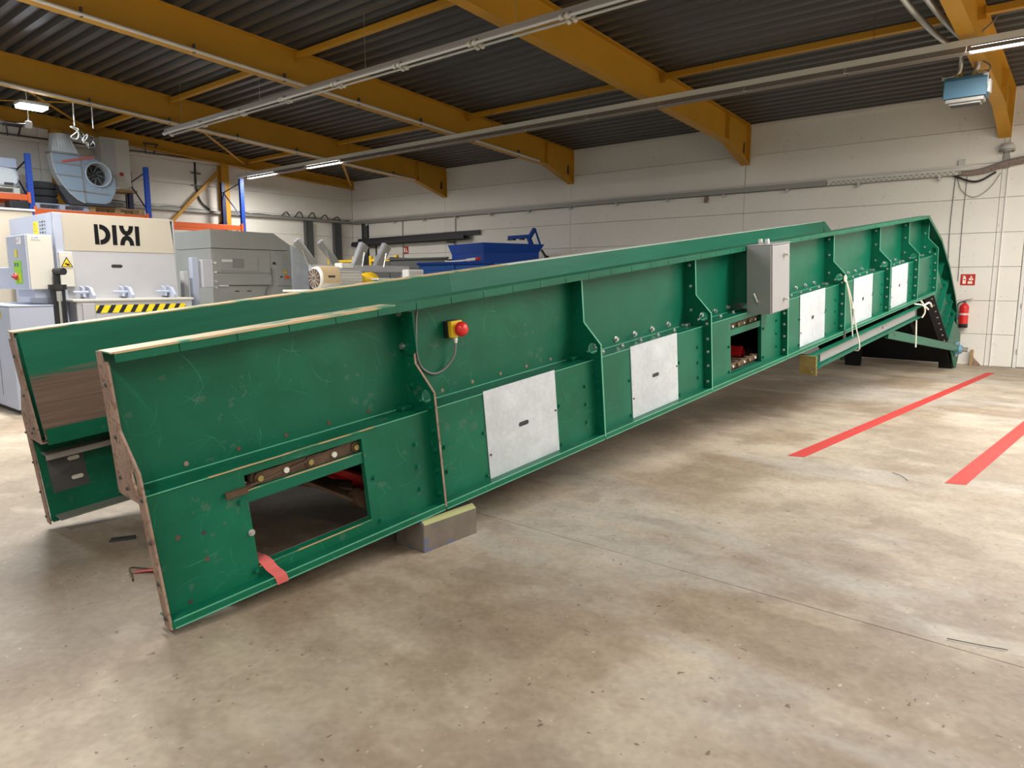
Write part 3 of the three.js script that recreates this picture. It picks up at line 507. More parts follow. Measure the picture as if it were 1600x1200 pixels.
{ // head: the side walls bend down to the drive shaft
  const d = [0.732, -0.681], n = [0.681, 0.732];
  const O = [[12.08, 1.262], [12.9, 0.84], [13.5, 0.34], [14.02, -0.24], [14.2, -0.5], [14.28, -0.98]];
  for (const far of [false, true]) {
    const Z = w => far ? -WIDE - w : w, z2 = (a, b) => [Math.min(Z(a), Z(b)), Math.max(Z(a), Z(b))];
    const h = part('head_side', polyXY([[12.292, 0.62], [12.62, 0.36], [13.62, -0.6], [14.28, -0.98], ...O.slice(0, 5).reverse(), [12.292, 1.14]].filter((p, i, a) => !(p[0] < 12.29)).concat([[12.292, 1.13]]), ...z2(-0.266, -0.26)), M.green, conv);
    part('head_box', polyXY([[12.292, 0.0], [13.3, -0.94], [13.62, -0.6], [12.62, 0.36], [12.292, 0.62]], ...z2(-0.08, -0.074)), M.green, h);
    part('head_ledge', [bar([12.3, 0.61, Z(-0.17)], [12.62, 0.36, Z(-0.17)], 0.19, 0.007, 0, [0, 1, 0]), bar([12.62, 0.36, Z(-0.17)], [13.62, -0.6, Z(-0.17)], 0.19, 0.007)], M.green, h);
    for (let i = 0; i < 5; i++) { const a = O[i], b = O[i + 1]; part('head_flange', [bar([a[0], a[1], Z(-0.18)], [b[0], b[1], Z(-0.18)], 0.16, 0.007), bar([a[0] - 0.012, a[1] - 0.022, Z(-0.103)], [b[0] - 0.012, b[1] - 0.022, Z(-0.103)], 0.006, 0.045)], M.green, h); }
    [[0.5, 1.04], [1.0, 1.03], [1.36, 0.98]].forEach(([t, top]) => {
      const pts = [[-0.26, 0.0], [-0.26, top], [-0.15, top], [-0.15, 0.72], [0, 0.56], [0, 0]].map(p => [Z(p[0]), p[1]]), hc = circ(Z(-0.075), 0.52, 0.04);
      const g = polyZY(far ? pts.reverse() : pts, 0, 0.012, [far ? hc.reverse() : hc], 0.002).rotateZ(-Math.atan2(0.681, 0.732)).translate(12.28 + d[0] * t, d[1] * t, 0);
      part('head_rib', g, M.green, h);
      if (!far) for (const q of [0.08, 0.2, 0.32, 0.44]) boltOut(M.steelDark, 12.28 + d[0] * (t - 0.06) + n[0] * q, d[1] * (t - 0.06) + n[1] * q, -0.074, hexG, 1.1);
    });
    const bp = part('bearing_plate', polyXY([[13.3, -0.94], [13.62, -0.6], [14.25, -0.98], [14.26, -1.3], [14.06, -1.6], [13.92, -1.6], [13.7, -1.3]], ...z2(-0.05, -0.035)), M.green, h);
    part('bearing', [rod([13.98, -1.24, Z(-0.04)], [13.98, -1.24, Z(-0.01)], 0.14, 0.14, 24), rod([13.98, -1.24, Z(-0.01)], [13.98, -1.24, Z(0.06)], 0.09, 0.075, 24)], M.heaterBlue, bp);
    part('shaft', rod([13.98, -1.24, Z(-0.3)], [13.98, -1.24, Z(0.16)], 0.045, 0.045, 20), M.zinc, bp);
    for (const [a, b] of [[0.1, 0.1], [-0.1, 0.1], [0.1, -0.1], [-0.1, -0.1]]) if (!far) boltOut(M.zinc, 13.98 + a, -1.24 + b, -0.02, bigBoltG, 0.9);
    part('head_leg', polyZY(far ? [[-1.74, -1.1], [-1.4, -1.1], [-1.43, -1.5], [-1.69, -1.5]] : [[-0.28, -1.22], [-0.04, -1.22], [-0.05, -1.585], [-0.27, -1.585]], far ? 13.1 : 13.82, far ? 13.2 : 13.9, [], 0.004), M.black, h);
  }
  const rs = part('rubber_skirt', [bar([12.2, 0.0, -1.05], [13.3, -0.95, -1.05], 2.0, 0.02), bar([13.3, -0.94, -1.05], [13.6, -1.42, -1.05], 2.0, 0.02)], M.black, conv); rs.userData.label = 'black sheet under the head';
  part('skirt_strip', [bar([12.2, -0.012, -0.09], [13.3, -0.962, -0.09], 0.16, 0.008), bar([12.2, -0.02, -0.5], [13.3, -0.97, -0.5], 0.05, 0.03)], M.dark, conv);
  for (let k = 0; k < 8; k++) { const t = 0.1 + k * 0.18; boltBack(M.zinc, 12.19 + d[0] * t, d[1] * t - 0.02, -0.05, hexG, 0.8); }
  part('far_skirt', polyXY([[11.6, -0.02], [12.25, -0.02], [13.35, -0.98], [13.5, -1.35], [12.9, -1.3]], -2.05, -2.04), M.black, conv);
  const t = part('tie_bar', bar([9.85, -0.27, 0.0], [13.95, -1.22, 0.0], 0.05, 0.125, 0.004), M.green, conv); part('hole', rod([10.12, -0.335, 0.025], [10.12, -0.335, 0.027], 0.018), M.dark, t);
}
// painted edge highlights on folded sheets and ribs; the first rib's edge is rust
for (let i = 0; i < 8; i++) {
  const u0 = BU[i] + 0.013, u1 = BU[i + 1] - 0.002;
  part('highlight_wear_edge', [bar([u0, 0.6185, -0.0725], [u1, 0.6185, -0.0725], 0.005, 0.005), bar([u0, 0.622, -0.2575], [u1, 0.622, -0.2575], 0.005, 0.005)], M.edge, conv);
  part('highlight_wear_edge', [bar([u0, 0.038, -0.002], [u1, 0.038, -0.002], 0.006, 0.005), bar([u0, 0.002, 0.0005], [u1, 0.002, 0.0005], 0.004, 0.006)], M.edge, conv);
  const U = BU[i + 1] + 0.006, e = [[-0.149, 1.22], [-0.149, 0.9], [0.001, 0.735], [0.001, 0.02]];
  part('highlight_wear_edge', [0, 1, 2].map(k => bar([U, e[k][1], e[k][0]], [U, e[k + 1][1], e[k + 1][0]], 0.013, 0.004, 0, [0, 0.5, 1])), i ? M.edge : M.rust, conv);
}
part('highlight_wear_edge', [bar([0.3, 0.6195, -0.0718], [1.25, 0.6195, -0.0718], 0.009, 0.006), bar([0.47, 0.094, -0.073], [1.15, 0.094, -0.073], 0.006, 0.006), bar([0.44, 0.494, -0.083], [1.17, 0.494, -0.083], 0.006, 0.006), bar([0.02, 1.2635, -0.0995], [1.4, 1.2635, -0.0995], 0.006, 0.008)], M.bareEdge, conv);  // bare wear, but the strip under the opening paints a highlight
part('inner_head', polyXY([[12.2, 0.6], [12.9, 0.5], [12.95, 0.93], [12.35, 1.265], [12.2, 1.265]], -1.85, -1.844), M.innerClean, conv);
// ---- things tied to, under or hanging from the conveyor
{
  const c = tag(part('tie_cord', [tube([onConveyor(8.19, 0.705, -0.0), onConveyor(8.28, 0.45, 0.04), onConveyor(8.38, 0.1, 0.07), onConveyor(8.44, -0.24, 0.1), onConveyor(8.46, -0.245, 0.02)], 0.009, 30), tube([onConveyor(8.19, 0.705, -0.0), onConveyor(8.27, 0.42, 0.03), onConveyor(8.3, 0.15, 0.05), onConveyor(8.32, -0.05, 0.06)], 0.008, 30), tube([onConveyor(8.3, 0.33, 0.05), onConveyor(8.34, 0.28, 0.07), onConveyor(8.4, 0.27, 0.08)], 0.008, 12), new THREE.TorusGeometry(0.035, 0.009, 8, 18).rotateY(Math.PI / 2 - 0.07).translate(...onConveyor(8.19, 0.69, 0.0))], M.cord, scene), 'white cord looped over a rib bolt and around the tied channel leg', 'cord');
  const e = tag(part('tie_cord', [tube([onConveyor(11.0, 0.0, 0.03), onConveyor(11.12, -0.04, 0.12), onConveyor(11.18, -0.15, 0.13), onConveyor(11.16, -0.23, 0.1)], 0.012, 24), tube([onConveyor(11.12, -0.04, 0.12), onConveyor(11.3, -0.02, 0.16), onConveyor(11.38, -0.09, 0.17)], 0.014, 16), tube([onConveyor(11.05, 0.05, 0.1), onConveyor(11.14, -0.04, 0.13), onConveyor(11.28, -0.12, 0.15)], 0.013, 16), tube([onConveyor(11.02, -0.24, 0.06), onConveyor(11.0, -0.42, 0.07), onConveyor(10.98, -0.66, 0.08)], 0.011, 16)], M.cord, scene), 'white cord knotted at the head end of the tied channel leg with a hanging tail', 'cord');
}
{ // red webbing strap over the bottom edge of the tail opening
  const ribbon = (pts, w, dir, t = 0.003) => { // pts along the webbing, dir across it
    const c = new THREE.CatmullRomCurve3(pts.map(p => new THREE.Vector3(...p))), n = 24, pos = []; const D = new THREE.Vector3(...dir).normalize().multiplyScalar(w / 2);
    const q = []; for (let i = 0; i <= n; i++) { const p = c.getPoint(i / n), tn = c.getTangent(i / n), nn = new THREE.Vector3().crossVectors(tn, D).normalize().multiplyScalar(t / 2); q.push([p.clone().add(D).add(nn), p.clone().sub(D).add(nn), p.clone().sub(D).sub(nn), p.clone().add(D).sub(nn)]); }
    const tri = (a, b, e) => pos.push(a.x, a.y, a.z, b.x, b.y, b.z, e.x, e.y, e.z);
    for (let i = 0; i < n; i++) for (let k = 0; k < 4; k++) { const a = q[i][k], b = q[i][(k + 1) % 4], e = q[i + 1][(k + 1) % 4], f = q[i + 1][k]; tri(a, b, e); tri(a, e, f); }
    const g = new THREE.BufferGeometry(); g.setAttribute('position', new THREE.Float32BufferAttribute(pos, 3)); g.computeVertexNormals(); return g;
  };
  const O = onConveyor, dir = [CU.x, CU.y, CU.z];
  solo('strap', [ribbon([O(0.60, 0.0, -0.5), O(0.52, 0.09, -0.2), O(0.50, 0.118, -0.12), O(0.505, 0.108, -0.066), O(0.52, 0.07, -0.045), O(0.535, 0.042, 0.0), O(0.54, 0.02, 0.005), O(0.543, -0.004, 0.004)], 0.062, dir)], M.strap, 'red webbing strap draped over the bottom edge of the tail opening', 'strap');
  solo('strap', [ribbon([[-4.02, 0.004, -1.52], [-3.93, 0.014, -1.6], [-3.8, 0.008, -1.66], [-3.6, 0.004, -1.75]], 0.035, [0.3, 0, 1])], M.strap, 'red strap end lying on the floor beside the tail of the conveyor', 'strap');
}
{ // steel block the conveyor rests on
  const t = dataTex(256, 256, (u, v) => { const n = fbm(u, v, 5, 5, 401), m = fbm(u, v, 7, 4, 407); let c = mix3([92, 86, 80], [124, 112, 100], n); return mix3(c, [84, 96, 138], sm(0.56, 0.7, m) * 0.7); }, 0.5, 0.5);
  const b = thing('support_block', 'scuffed dark block with yellow-green top carrying the conveyor near its tail', 'block', [-3.125, 0, -2.975]);
  part('body', polyXY([[-0.125, 0], [0.125, 0], [0.125, 0.165], [0.09, 0.193], [-0.125, 0.193]], -0.23, 0.23, [], 0.005), std(0xffffff, 0.7, 0.1, { map: t }), b);
  part('painted_top', bar([0.109, 0.1805, -0.222], [0.109, 0.1805, 0.222], 0.042, 0.002, 0, [0.62, 0.78, 0]), std(lin(0.36, 0.38, 0.17), 0.8), b);
}
// ---------------------------------------------------------------- trays, cables and fittings on the walls
{
  const t = thing('cable_tray', 'long grey cable tray running along the far wall above the conveyor', 'cable tray', [0, 3.64, WZ0]);
  part('tray', [box(-20.9, -4.88, -0.05, 0.065, 0.1, 0.115), box(-20.9, -2.45, -0.05, -0.044, 0.0, 0.115), box(-4.86, -2.45, -0.05, 0.03, 0.1, 0.115)], M.trayGrey, t);
  part('perforated_side', [box(-4.86, -2.5, -0.048, 0.04, 0.116, 0.122)], M.trayPale, t).userData.label = 'pale perforated side';
  const hg = metricUV(new THREE.BoxGeometry(0.055, 0.022, 0.004).toNonIndexed()); for (let i = 0; i < 24; i++) for (const r of [0, 1]) inst('slot', hg, M.trayGrey, t, [-4.78 + i * 0.096 + r * 0.048, -0.026 + r * 0.04, 0.123]);
  part('wall_rail', box(-20.9, -2.3, 0.1, 0.135, 0.0, 0.03), M.ductWhite, t);
  for (let x = -20.2; x < -2.4; x += 1.45) part('bracket', [box(x - 0.02, x + 0.02, -0.1, -0.05, 0, 0.13), rod([x, -0.1, 0.1], [x, -0.13, 0.1], 0.03, 0.025, 12)], M.lightGrey, t);
  for (let k = 0; k < 5; k++) { const pts = []; for (let x = -20.8; x <= -2.4; x += 0.8) pts.push([x, -0.02 + 0.05 * rnd() + (x < -19 ? 0.05 * rnd() : 0), 0.03 + k * 0.014]); part('cable', tube(pts, 0.009, 90, 6), k % 2 ? M.cableGrey : M.blackPlastic, t); }
}
{
  const t = thing('cable_tray', 'grey cable tray with loose dark cables along the left end wall', 'cable tray', [WX0, 3.66, 0]);
  part('tray', [box(0.1, 0.115, -0.05, 0.04, WZ0 + 0.1, -6), box(0, 0.115, -0.05, -0.044, WZ0, -6)], M.trayGrey, t);
  for (let k = 0; k < 7; k++) { const pts = []; for (let z = -16; z <= -6; z += 0.7) pts.push([0.03 + 0.012 * k, 0.0 + 0.12 * rnd() * rnd(), z]); part('cable', tube(pts, 0.012, 60, 6), k % 2 ? M.blackPlastic : M.cableGrey, t); }
  for (let k = 0; k < 5; k++) { const z = -15.6 + k * 0.5; part('cable', tube([[0.06, 0.02, z], [0.09, 0.16 + 0.08 * rnd(), z + 0.15], [0.06, 0.03, z + 0.35]], 0.016, 20, 6), M.blackPlastic, t); }
  part('cable', tube([[0.06, 0.02, -11.6], [0.05, -0.3, -11.2], [0.06, -0.55, -10.85], [0.05, -1.5, -10.8]], 0.03, 30, 8), M.blackPlastic, t);
}
{ // cables at the right hand end of the tray
  const c = thing('cable_bundle', 'bundle of brown and grey cables leaving the tray towards the upper right', 'cable', [0, 0, WZ0]);
  for (let k = 0; k < 7; k++) { const o = k * 0.018; part('cable', tube([[-2.7, 3.62 + o * 0.4, 0.05 + 0.008 * k], [-2.2, 3.58 + o * 0.8, 0.06], [-1.75, 3.68 + o, 0.07], [-1.2, 3.74 + o * 1.1, 0.05], [0.2, 3.72 + o * 1.4, 0.05]], 0.012 + 0.004 * (k % 3), 40, 6), [M.rust, M.cableGrey, M.rust, M.trayGrey][k % 4], c); }
  part('cable', tube([[-2.6, 3.6, 0.06], [-2.2, 3.45, 0.07], [-1.9, 3.6, 0.05]], 0.02, 24, 6), M.blackPlastic, c);
}
solo('loose_cable', tube([[-2.53, 3.58, WZ0 + 0.02], [-2.42, 3.3, WZ0 + 0.03], [-2.22, 3.17, WZ0 + 0.03], [-2.0, 3.3, WZ0 + 0.03], [-1.83, 3.58, WZ0 + 0.02]], 0.006, 40, 6), M.cableGrey, 'thin cable sagging in a loop below the right end of the tray', 'cable');
solo('loose_cable', [tube([[-2.55, 3.58, WZ0 + 0.012], [-2.57, 2.6, WZ0 + 0.012], [-2.55, 1.9, WZ0 + 0.012]], 0.007, 30, 6), tube([[-2.36, 3.58, WZ0 + 0.012], [-2.37, 2.7, WZ0 + 0.012], [-2.36, 1.6, WZ0 + 0.012]], 0.006, 30, 6)], M.cableGrey, 'pair of thin cables running straight down the far wall left of the extinguisher', 'cable');
solo('wall_conduit', rod([-1.72, 0.0, WZ0 + 0.014], [-1.72, 5.0, WZ0 + 0.014], 0.013), M.whitePlastic, 'white conduit running down the wall seam beside the last roof beam', 'conduit');
solo('wall_conduit', rod([-6.66, 3.6, WZ0 + 0.014], [-6.66, 4.2, WZ0 + 0.014], 0.012), M.whitePlastic, 'short white conduit from the cable tray up to the haunch of a roof beam', 'conduit');
for (const [x, y0, l] of [[-18.4, 2.2, 'left of the black steel channels'], [-15.93, 2.0, 'behind the right end of the black steel channels']]) solo('wall_conduit', rod([x, y0, WZ0 + 0.02], [x, 3.6, WZ0 + 0.02], 0.02), M.trayGrey, 'grey conduit dropping from the tray ' + l, 'conduit');
for (const [y, x, z0, z1, l] of [[5.1, WX0 + 0.08, -13.2, -5.2, 'upper dark pipe along the left end wall behind the fan outlet']]) {
  const t = thing('wall_pipe', 'grey pipe on small brackets along the left end wall behind the racking', 'pipe', [x, y, 0]);
  part('pipe', rod([0, 0.0, z0], [0, 0.0, z1], 0.04), M.ductWhite, t); part('cable', rod([0, 0.06, z0], [0, 0.06, z1], 0.012), M.blackPlastic, t);
  for (const z of [-5.95, -9.2]) part('bracket', [box(-0.06, 0.12, 0.26, 0.3, z - 0.2, z + 0.2), bar([0.1, 0.28, z - 0.15], [0, 0, z - 0.1], 0.03), bar([0.1, 0.28, z + 0.15], [0.02, 0, z + 0.12], 0.03)], M.steelDark, t);
}
{ const t = thing('wall_cable', 'dark cable clipped vertically on the end wall beside the yellow brace', 'cable', [WX0, 0, -10.5]); part('cable', tube([[0.03, 5.25, 0], [0.03, 4.3, 0], [0.04, 3.95, -0.1], [0.06, 3.72, -0.35]], 0.03, 30, 8), M.blackPlastic, t); for (const y of [5.1, 4.75, 4.4]) part('clip', box(0, 0.07, y - 0.015, y + 0.015, -0.14, 0.14), M.steelDark, t); }
{ // fire extinguisher and its sign
  const t = thing('fire_extinguisher', 'red fire extinguisher hanging on the white wall behind the conveyor head', 'extinguisher', [-2.2, 0.72, WZ0 + 0.11]);
  part('cylinder', lathe([[0, 0.05], [0.075, 0.05], [0.078, 0.07], [0.078, 0.38], [0.07, 0.42], [0.035, 0.455], [0.025, 0.47], [0, 0.47]], 24), M.red, t);
  part('foot_ring', lathe([[0, 0], [0.08, 0], [0.082, 0.06], [0.078, 0.075], [0, 0.075]], 24), M.blackPlastic, t);
  part('label_band', lathe([[0.0785, 0.24], [0.0788, 0.24], [0.0788, 0.275], [0.0785, 0.275]], 24), M.cream, t);
  const v = part('valve', [rod([0, 0.46, 0], [0, 0.51, 0], 0.022), bar([-0.01, 0.52, 0], [0.12, 0.55, 0], 0.02, 0.012), bar([-0.01, 0.5, 0], [0.1, 0.5, 0], 0.018, 0.01)], M.steelDark, t);
  part('hose', tube([[-0.02, 0.5, 0], [-0.1, 0.46, 0.01], [-0.11, 0.3, 0.02], [-0.09, 0.15, 0.03]], 0.012, 24), M.blackPlastic, v);
  part('wall_bracket', box(-0.05, 0.05, 0.3, 0.34, -0.11, -0.07), M.steelDark, t);
}
function canvasTex(w, h, fn) { const c = document.createElement('canvas'); c.width = w; c.height = h; const x = c.getContext('2d'); fn(x, w, h); const t = new THREE.CanvasTexture(c); t.colorSpace = THREE.SRGBColorSpace; t.magFilter = THREE.LinearFilter; return t; }
function plate(w, h, d, tex, side) { // thin plate whose front carries flat print
  const g = new THREE.BoxGeometry(w, h, d), m = std(side || 0xffffff, 0.5), f = std(0xffffff, 0.5, 0, { map: tex });
  const front = new THREE.PlaneGeometry(w, h).translate(0, 0, d / 2 + 0.0008);
  return { body: g, bodyMat: m, front, frontMat: f };
}
function sign(name, label, cat, pos, ry, w, h, tex, side, parent) {
  const p = plate(w, h, 0.004, tex, side); let t;
  if (parent) { t = new THREE.Mesh(metricUV(flat(p.body)), p.bodyMat); t.name = name; t.castShadow = t.receiveShadow = true; t.position.set(...pos); t.rotation.y = ry; parent.add(t); }
  else { t = thing(name, label, cat, pos, ry); part('plate', p.body, p.bodyMat, t); }
  if (parent && label) t.userData.label = label;
  part('print', p.front, p.frontMat, t, true); return t;
}
const fireTex = canvasTex(256, 220, (x, w, h) => {
  x.fillStyle = '#b8221c'; x.fillRect(0, 0, w, h); x.fillStyle = '#f6ecd8';
  x.fillRect(40, 70, 56, 120); x.fillRect(54, 44, 28, 30); x.fillRect(28, 34, 60, 14); x.fillStyle = '#b8221c'; x.fillRect(52, 96, 30, 26); x.fillStyle = '#f6ecd8';
  for (const [a, b, s] of [[150, 190, 30], [190, 190, 34], [165, 120, 28], [205, 118, 26], [185, 70, 22]]) { x.beginPath(); x.moveTo(a - s * 0.6, b); x.quadraticCurveTo(a - s, b - s, a, b - s * 1.9); x.quadraticCurveTo(a + s, b - s * 0.6, a + s * 0.5, b); x.fill(); }
});
sign('fire_sign', 'red square fire extinguisher sign on the white wall above the extinguisher', 'sign', [-2.2, 1.63, WZ0 + 0.006], 0, 0.24, 0.21, fireTex, 0xb8221c);
sign('fire_sign', 'small red fire sign far back on the wall below the black steel channels', 'sign', [-18.28, 2.63, WZ0 + 0.006], 0, 0.26, 0.24, canvasTex(128, 128, (x, w, h) => { x.fillStyle = '#b02822'; x.fillRect(0, 0, w, h); x.fillStyle = '#f4e8d8'; x.fillRect(18, 24, 34, 76); x.fillRect(72, 20, 10, 84); x.beginPath(); x.moveTo(70, 104); x.lineTo(112, 104); x.lineTo(92, 50); x.fill(); }), 0xb02822);
{ // small lamp under the last beam
  const t = thing('wall_lamp', 'grey bulkhead lamp with a hanging strap below the last yellow beam', 'lamp', [-1.76, 3.98, WZ0]);
  part('dome', lathe([[0, 0.12], [0.08, 0.11], [0.12, 0.05], [0.12, 0]], 20).rotateX(0.25).translate(0, 0, 0.1), M.lightGrey, t); part('rim', lathe([[0.11, 0], [0.125, 0], [0.125, -0.04], [0.11, -0.04], [0.11, 0]], 20).translate(0, 0, 0.1), M.trayGrey, t);
  part('strap', polyXY([[-0.04, -0.05], [0.04, -0.05], [0.075, -0.28], [0.05, -0.33], [-0.05, -0.33], [-0.075, -0.28]], 0.02, 0.035, [], 0.003), M.trayGrey, t);
}
solo('junction_box', box(-2.52, -2.4, 3.77, 3.88, WZ0, WZ0 + 0.05, 0.006), M.lightGrey, 'small grey junction box on the wall above the end of the cable tray', 'junction box');
solo('alarm_lamp', [rod([-7.6, 3.44, WZ0 + 0.06], [-7.6, 3.55, WZ0 + 0.06], 0.05, 0.04, 14), box(-7.64, -7.56, 3.5, 3.58, WZ0, WZ0 + 0.06)], M.rust, 'small brown fitting under the cable tray right of a roof beam', 'fitting');
// pale ducts along the lower edges of two beams
for (const [x, z0, z1, l] of [[-11.42, -14.6, -2, 'second'], [-16.27, -14.8, -3, 'farther']]) {
  const y = z => roofY(z) - 0.58;
  const t = thing('cable_duct', 'thin pale pipe clipped along the lower edge of the ' + l + ' yellow roof beam', 'pipe', [x, 0, 0]);
  part('pipe', rod([0, y(z0), z0], [0, y(z1), z1], 0.028, 0.028, 8), M.ductWhite, t); for (let z = z0 + 0.8; z < z1; z += 1.6) part('clip', box(-0.045, 0.012, y(z) - 0.035, y(z) + 0.1, z - 0.012, z + 0.012), M.steelDark, t);
}
{ // radiant heater below the last beam
  const t = thing('gas_heater', 'light blue gas heater with silver flue pipes hanging below the last roof beam', 'heater', [-1.95, 4.38, -12.6]);
  part('casing', polyZY([[-0.16, -0.14], [0.16, -0.14], [0.16, 0.1], [0.11, 0.16], [-0.11, 0.16], [-0.16, 0.1]], -0.27, 0.27, [], 0.012), M.heaterCase, t);
  part('grille', [box(-0.24, 0.24, -0.2, -0.14, -0.13, 0.13, 0.01), box(-0.2, 0.2, -0.23, -0.2, -0.1, 0.1, 0.01)], M.trayGrey, t); part('burner_slot', box(-0.18, 0.18, -0.236, -0.23, -0.08, 0.08), M.dark, t);
  for (const x of [-0.12, 0.1]) part('flue_pipe', [tube([[x - (x < 0 ? 0.2 : -0.15), 0.2, 0.0], [x - (x < 0 ? 0.06 : -0.03), 0.2, 0], [x, 0.23, 0], [x + 0.02, 0.3, 0.0], [x + 0.03, 0.45, 0.02]], 0.035, 30, 12), tube([[x + 0.03, 0.45, 0.02], [x + 0.03, 0.56, 0.06], [x - 0.1, 0.6, 0.3], [x - 0.22, 0.6, 2], [x - 0.22, 0.65, 4.5], [x - 0.22, 0.75, 8]], 0.04, 60, 12)], M.zinc, t);
  for (const x of [-0.2, 0.2]) part('hanger', bar([x * 0.4, 0.16, 0], [x * 0.4, 0.7, 0], 0.03, 0.01), M.beam, t);
  part('cable', tube([[0.2, 0.1, 0.05], [0.28, 0.25, 0.05], [0.12, 0.42, 0.02], [0.1, 0.7, 0.02], [0.3, 0.95, 0], [0.12, 1.35, 0]], 0.012, 40, 6), M.cableGrey, t); part('gas_valve', [rod([0.24, 0.0, 0.1], [0.24, 0.16, 0.1], 0.04), box(0.27, 0.31, -0.1, 0.08, -0.05, 0.1, 0.01)], M.lightGrey, t);
  for (const x of [-0.12, 0.1]) part('bracket', box(x - 0.03, x + 0.03, 0.1, 0.2, 0.05, 0.1), M.yellowZinc, t);
}
// hanging leads near the far left
{ const t = thing('hanging_socket', 'white plug socket hanging on a cable near the far left floodlight', 'socket', [-16.6, 0, -4.98]); part('cable', rod([0, 4.7, 0], [0.02, 5.8, 0.0], 0.008), M.whitePlastic, t); part('socket', box(-0.05, 0.05, 4.58, 4.7, -0.05, 0.05, 0.01), M.whitePlastic, t); part('side_cable', tube([[0, 4.65, 0], [-0.3, 4.62, 0.5], [-0.5, 4.5, 1.2]], 0.01, 20, 6), M.blackPlastic, t); }
{ const t = thing('hanging_cables', 'tangle of white plugs and cables hanging from the far roof beam', 'cable', [-16.6, 0, -5.8]); for (const z of [0, -0.35]) part('cable', rod([0, 4.75, z], [0, 5.79 + z * 0.0665, z], 0.012), M.whitePlastic, t); for (let k = 0; k < 4; k++) part('cable_coil', tube([0, 1, 2, 3, 4, 5].map(i => [0.06 * Math.sin(i * 2 + k), 4.6 + 0.12 * Math.cos(i * 1.3 + k * 2) - 0.05 * k, -0.1 * k + 0.08 * Math.cos(i * 2.1)]), 0.012, 40, 6, true), k % 2 ? M.cableGrey : M.whitePlastic, t); }
{ // three black channels on brackets at the far wall
  for (const [dy, dz, l, x0, x1] of [[0, 0.16, 'lower front one of the black steel channels stored on the far wall', -21.0, -15.2], [0.135, 0.1, 'upper one of the black steel channels stored on the far wall', -20.7, -14.85], [0.02, 0.32, 'outermost black steel channel stored on the far wall, nearest the room', -20.75, -15.3]]) {
    const t = thing('steel_channel', l, 'steel channel', [0, 2.88 + dy, WZ0 + dz]);
    part('web', bar([x0, 0.0, 0], [x1, 0.06, 0], 0.012, 0.12), M.dark, t); part('flange', [bar([x0 + 0.1, 0.055, -0.03], [x1, 0.115, -0.03], 0.07, 0.012), bar([x0 + 0.1, -0.055, -0.03], [x1, 0.0, -0.03], 0.07, 0.012)], M.dark, t);
  }
  for (const x of [-19.8, -15.95]) solo('wall_bracket', [bar([x, 2.76 + (x + 21) * 0.01, WZ0], [x, 2.76 + (x + 21) * 0.01, WZ0 + 0.42], 0.06, 0.05), box(x - 0.03, x + 0.03, 2.4, 2.85, WZ0, WZ0 + 0.03)], M.tubGrey, x < -18 ? 'steel bracket under the left part of the stored black channels' : 'steel bracket under the right part of the stored black channels', 'bracket');
}
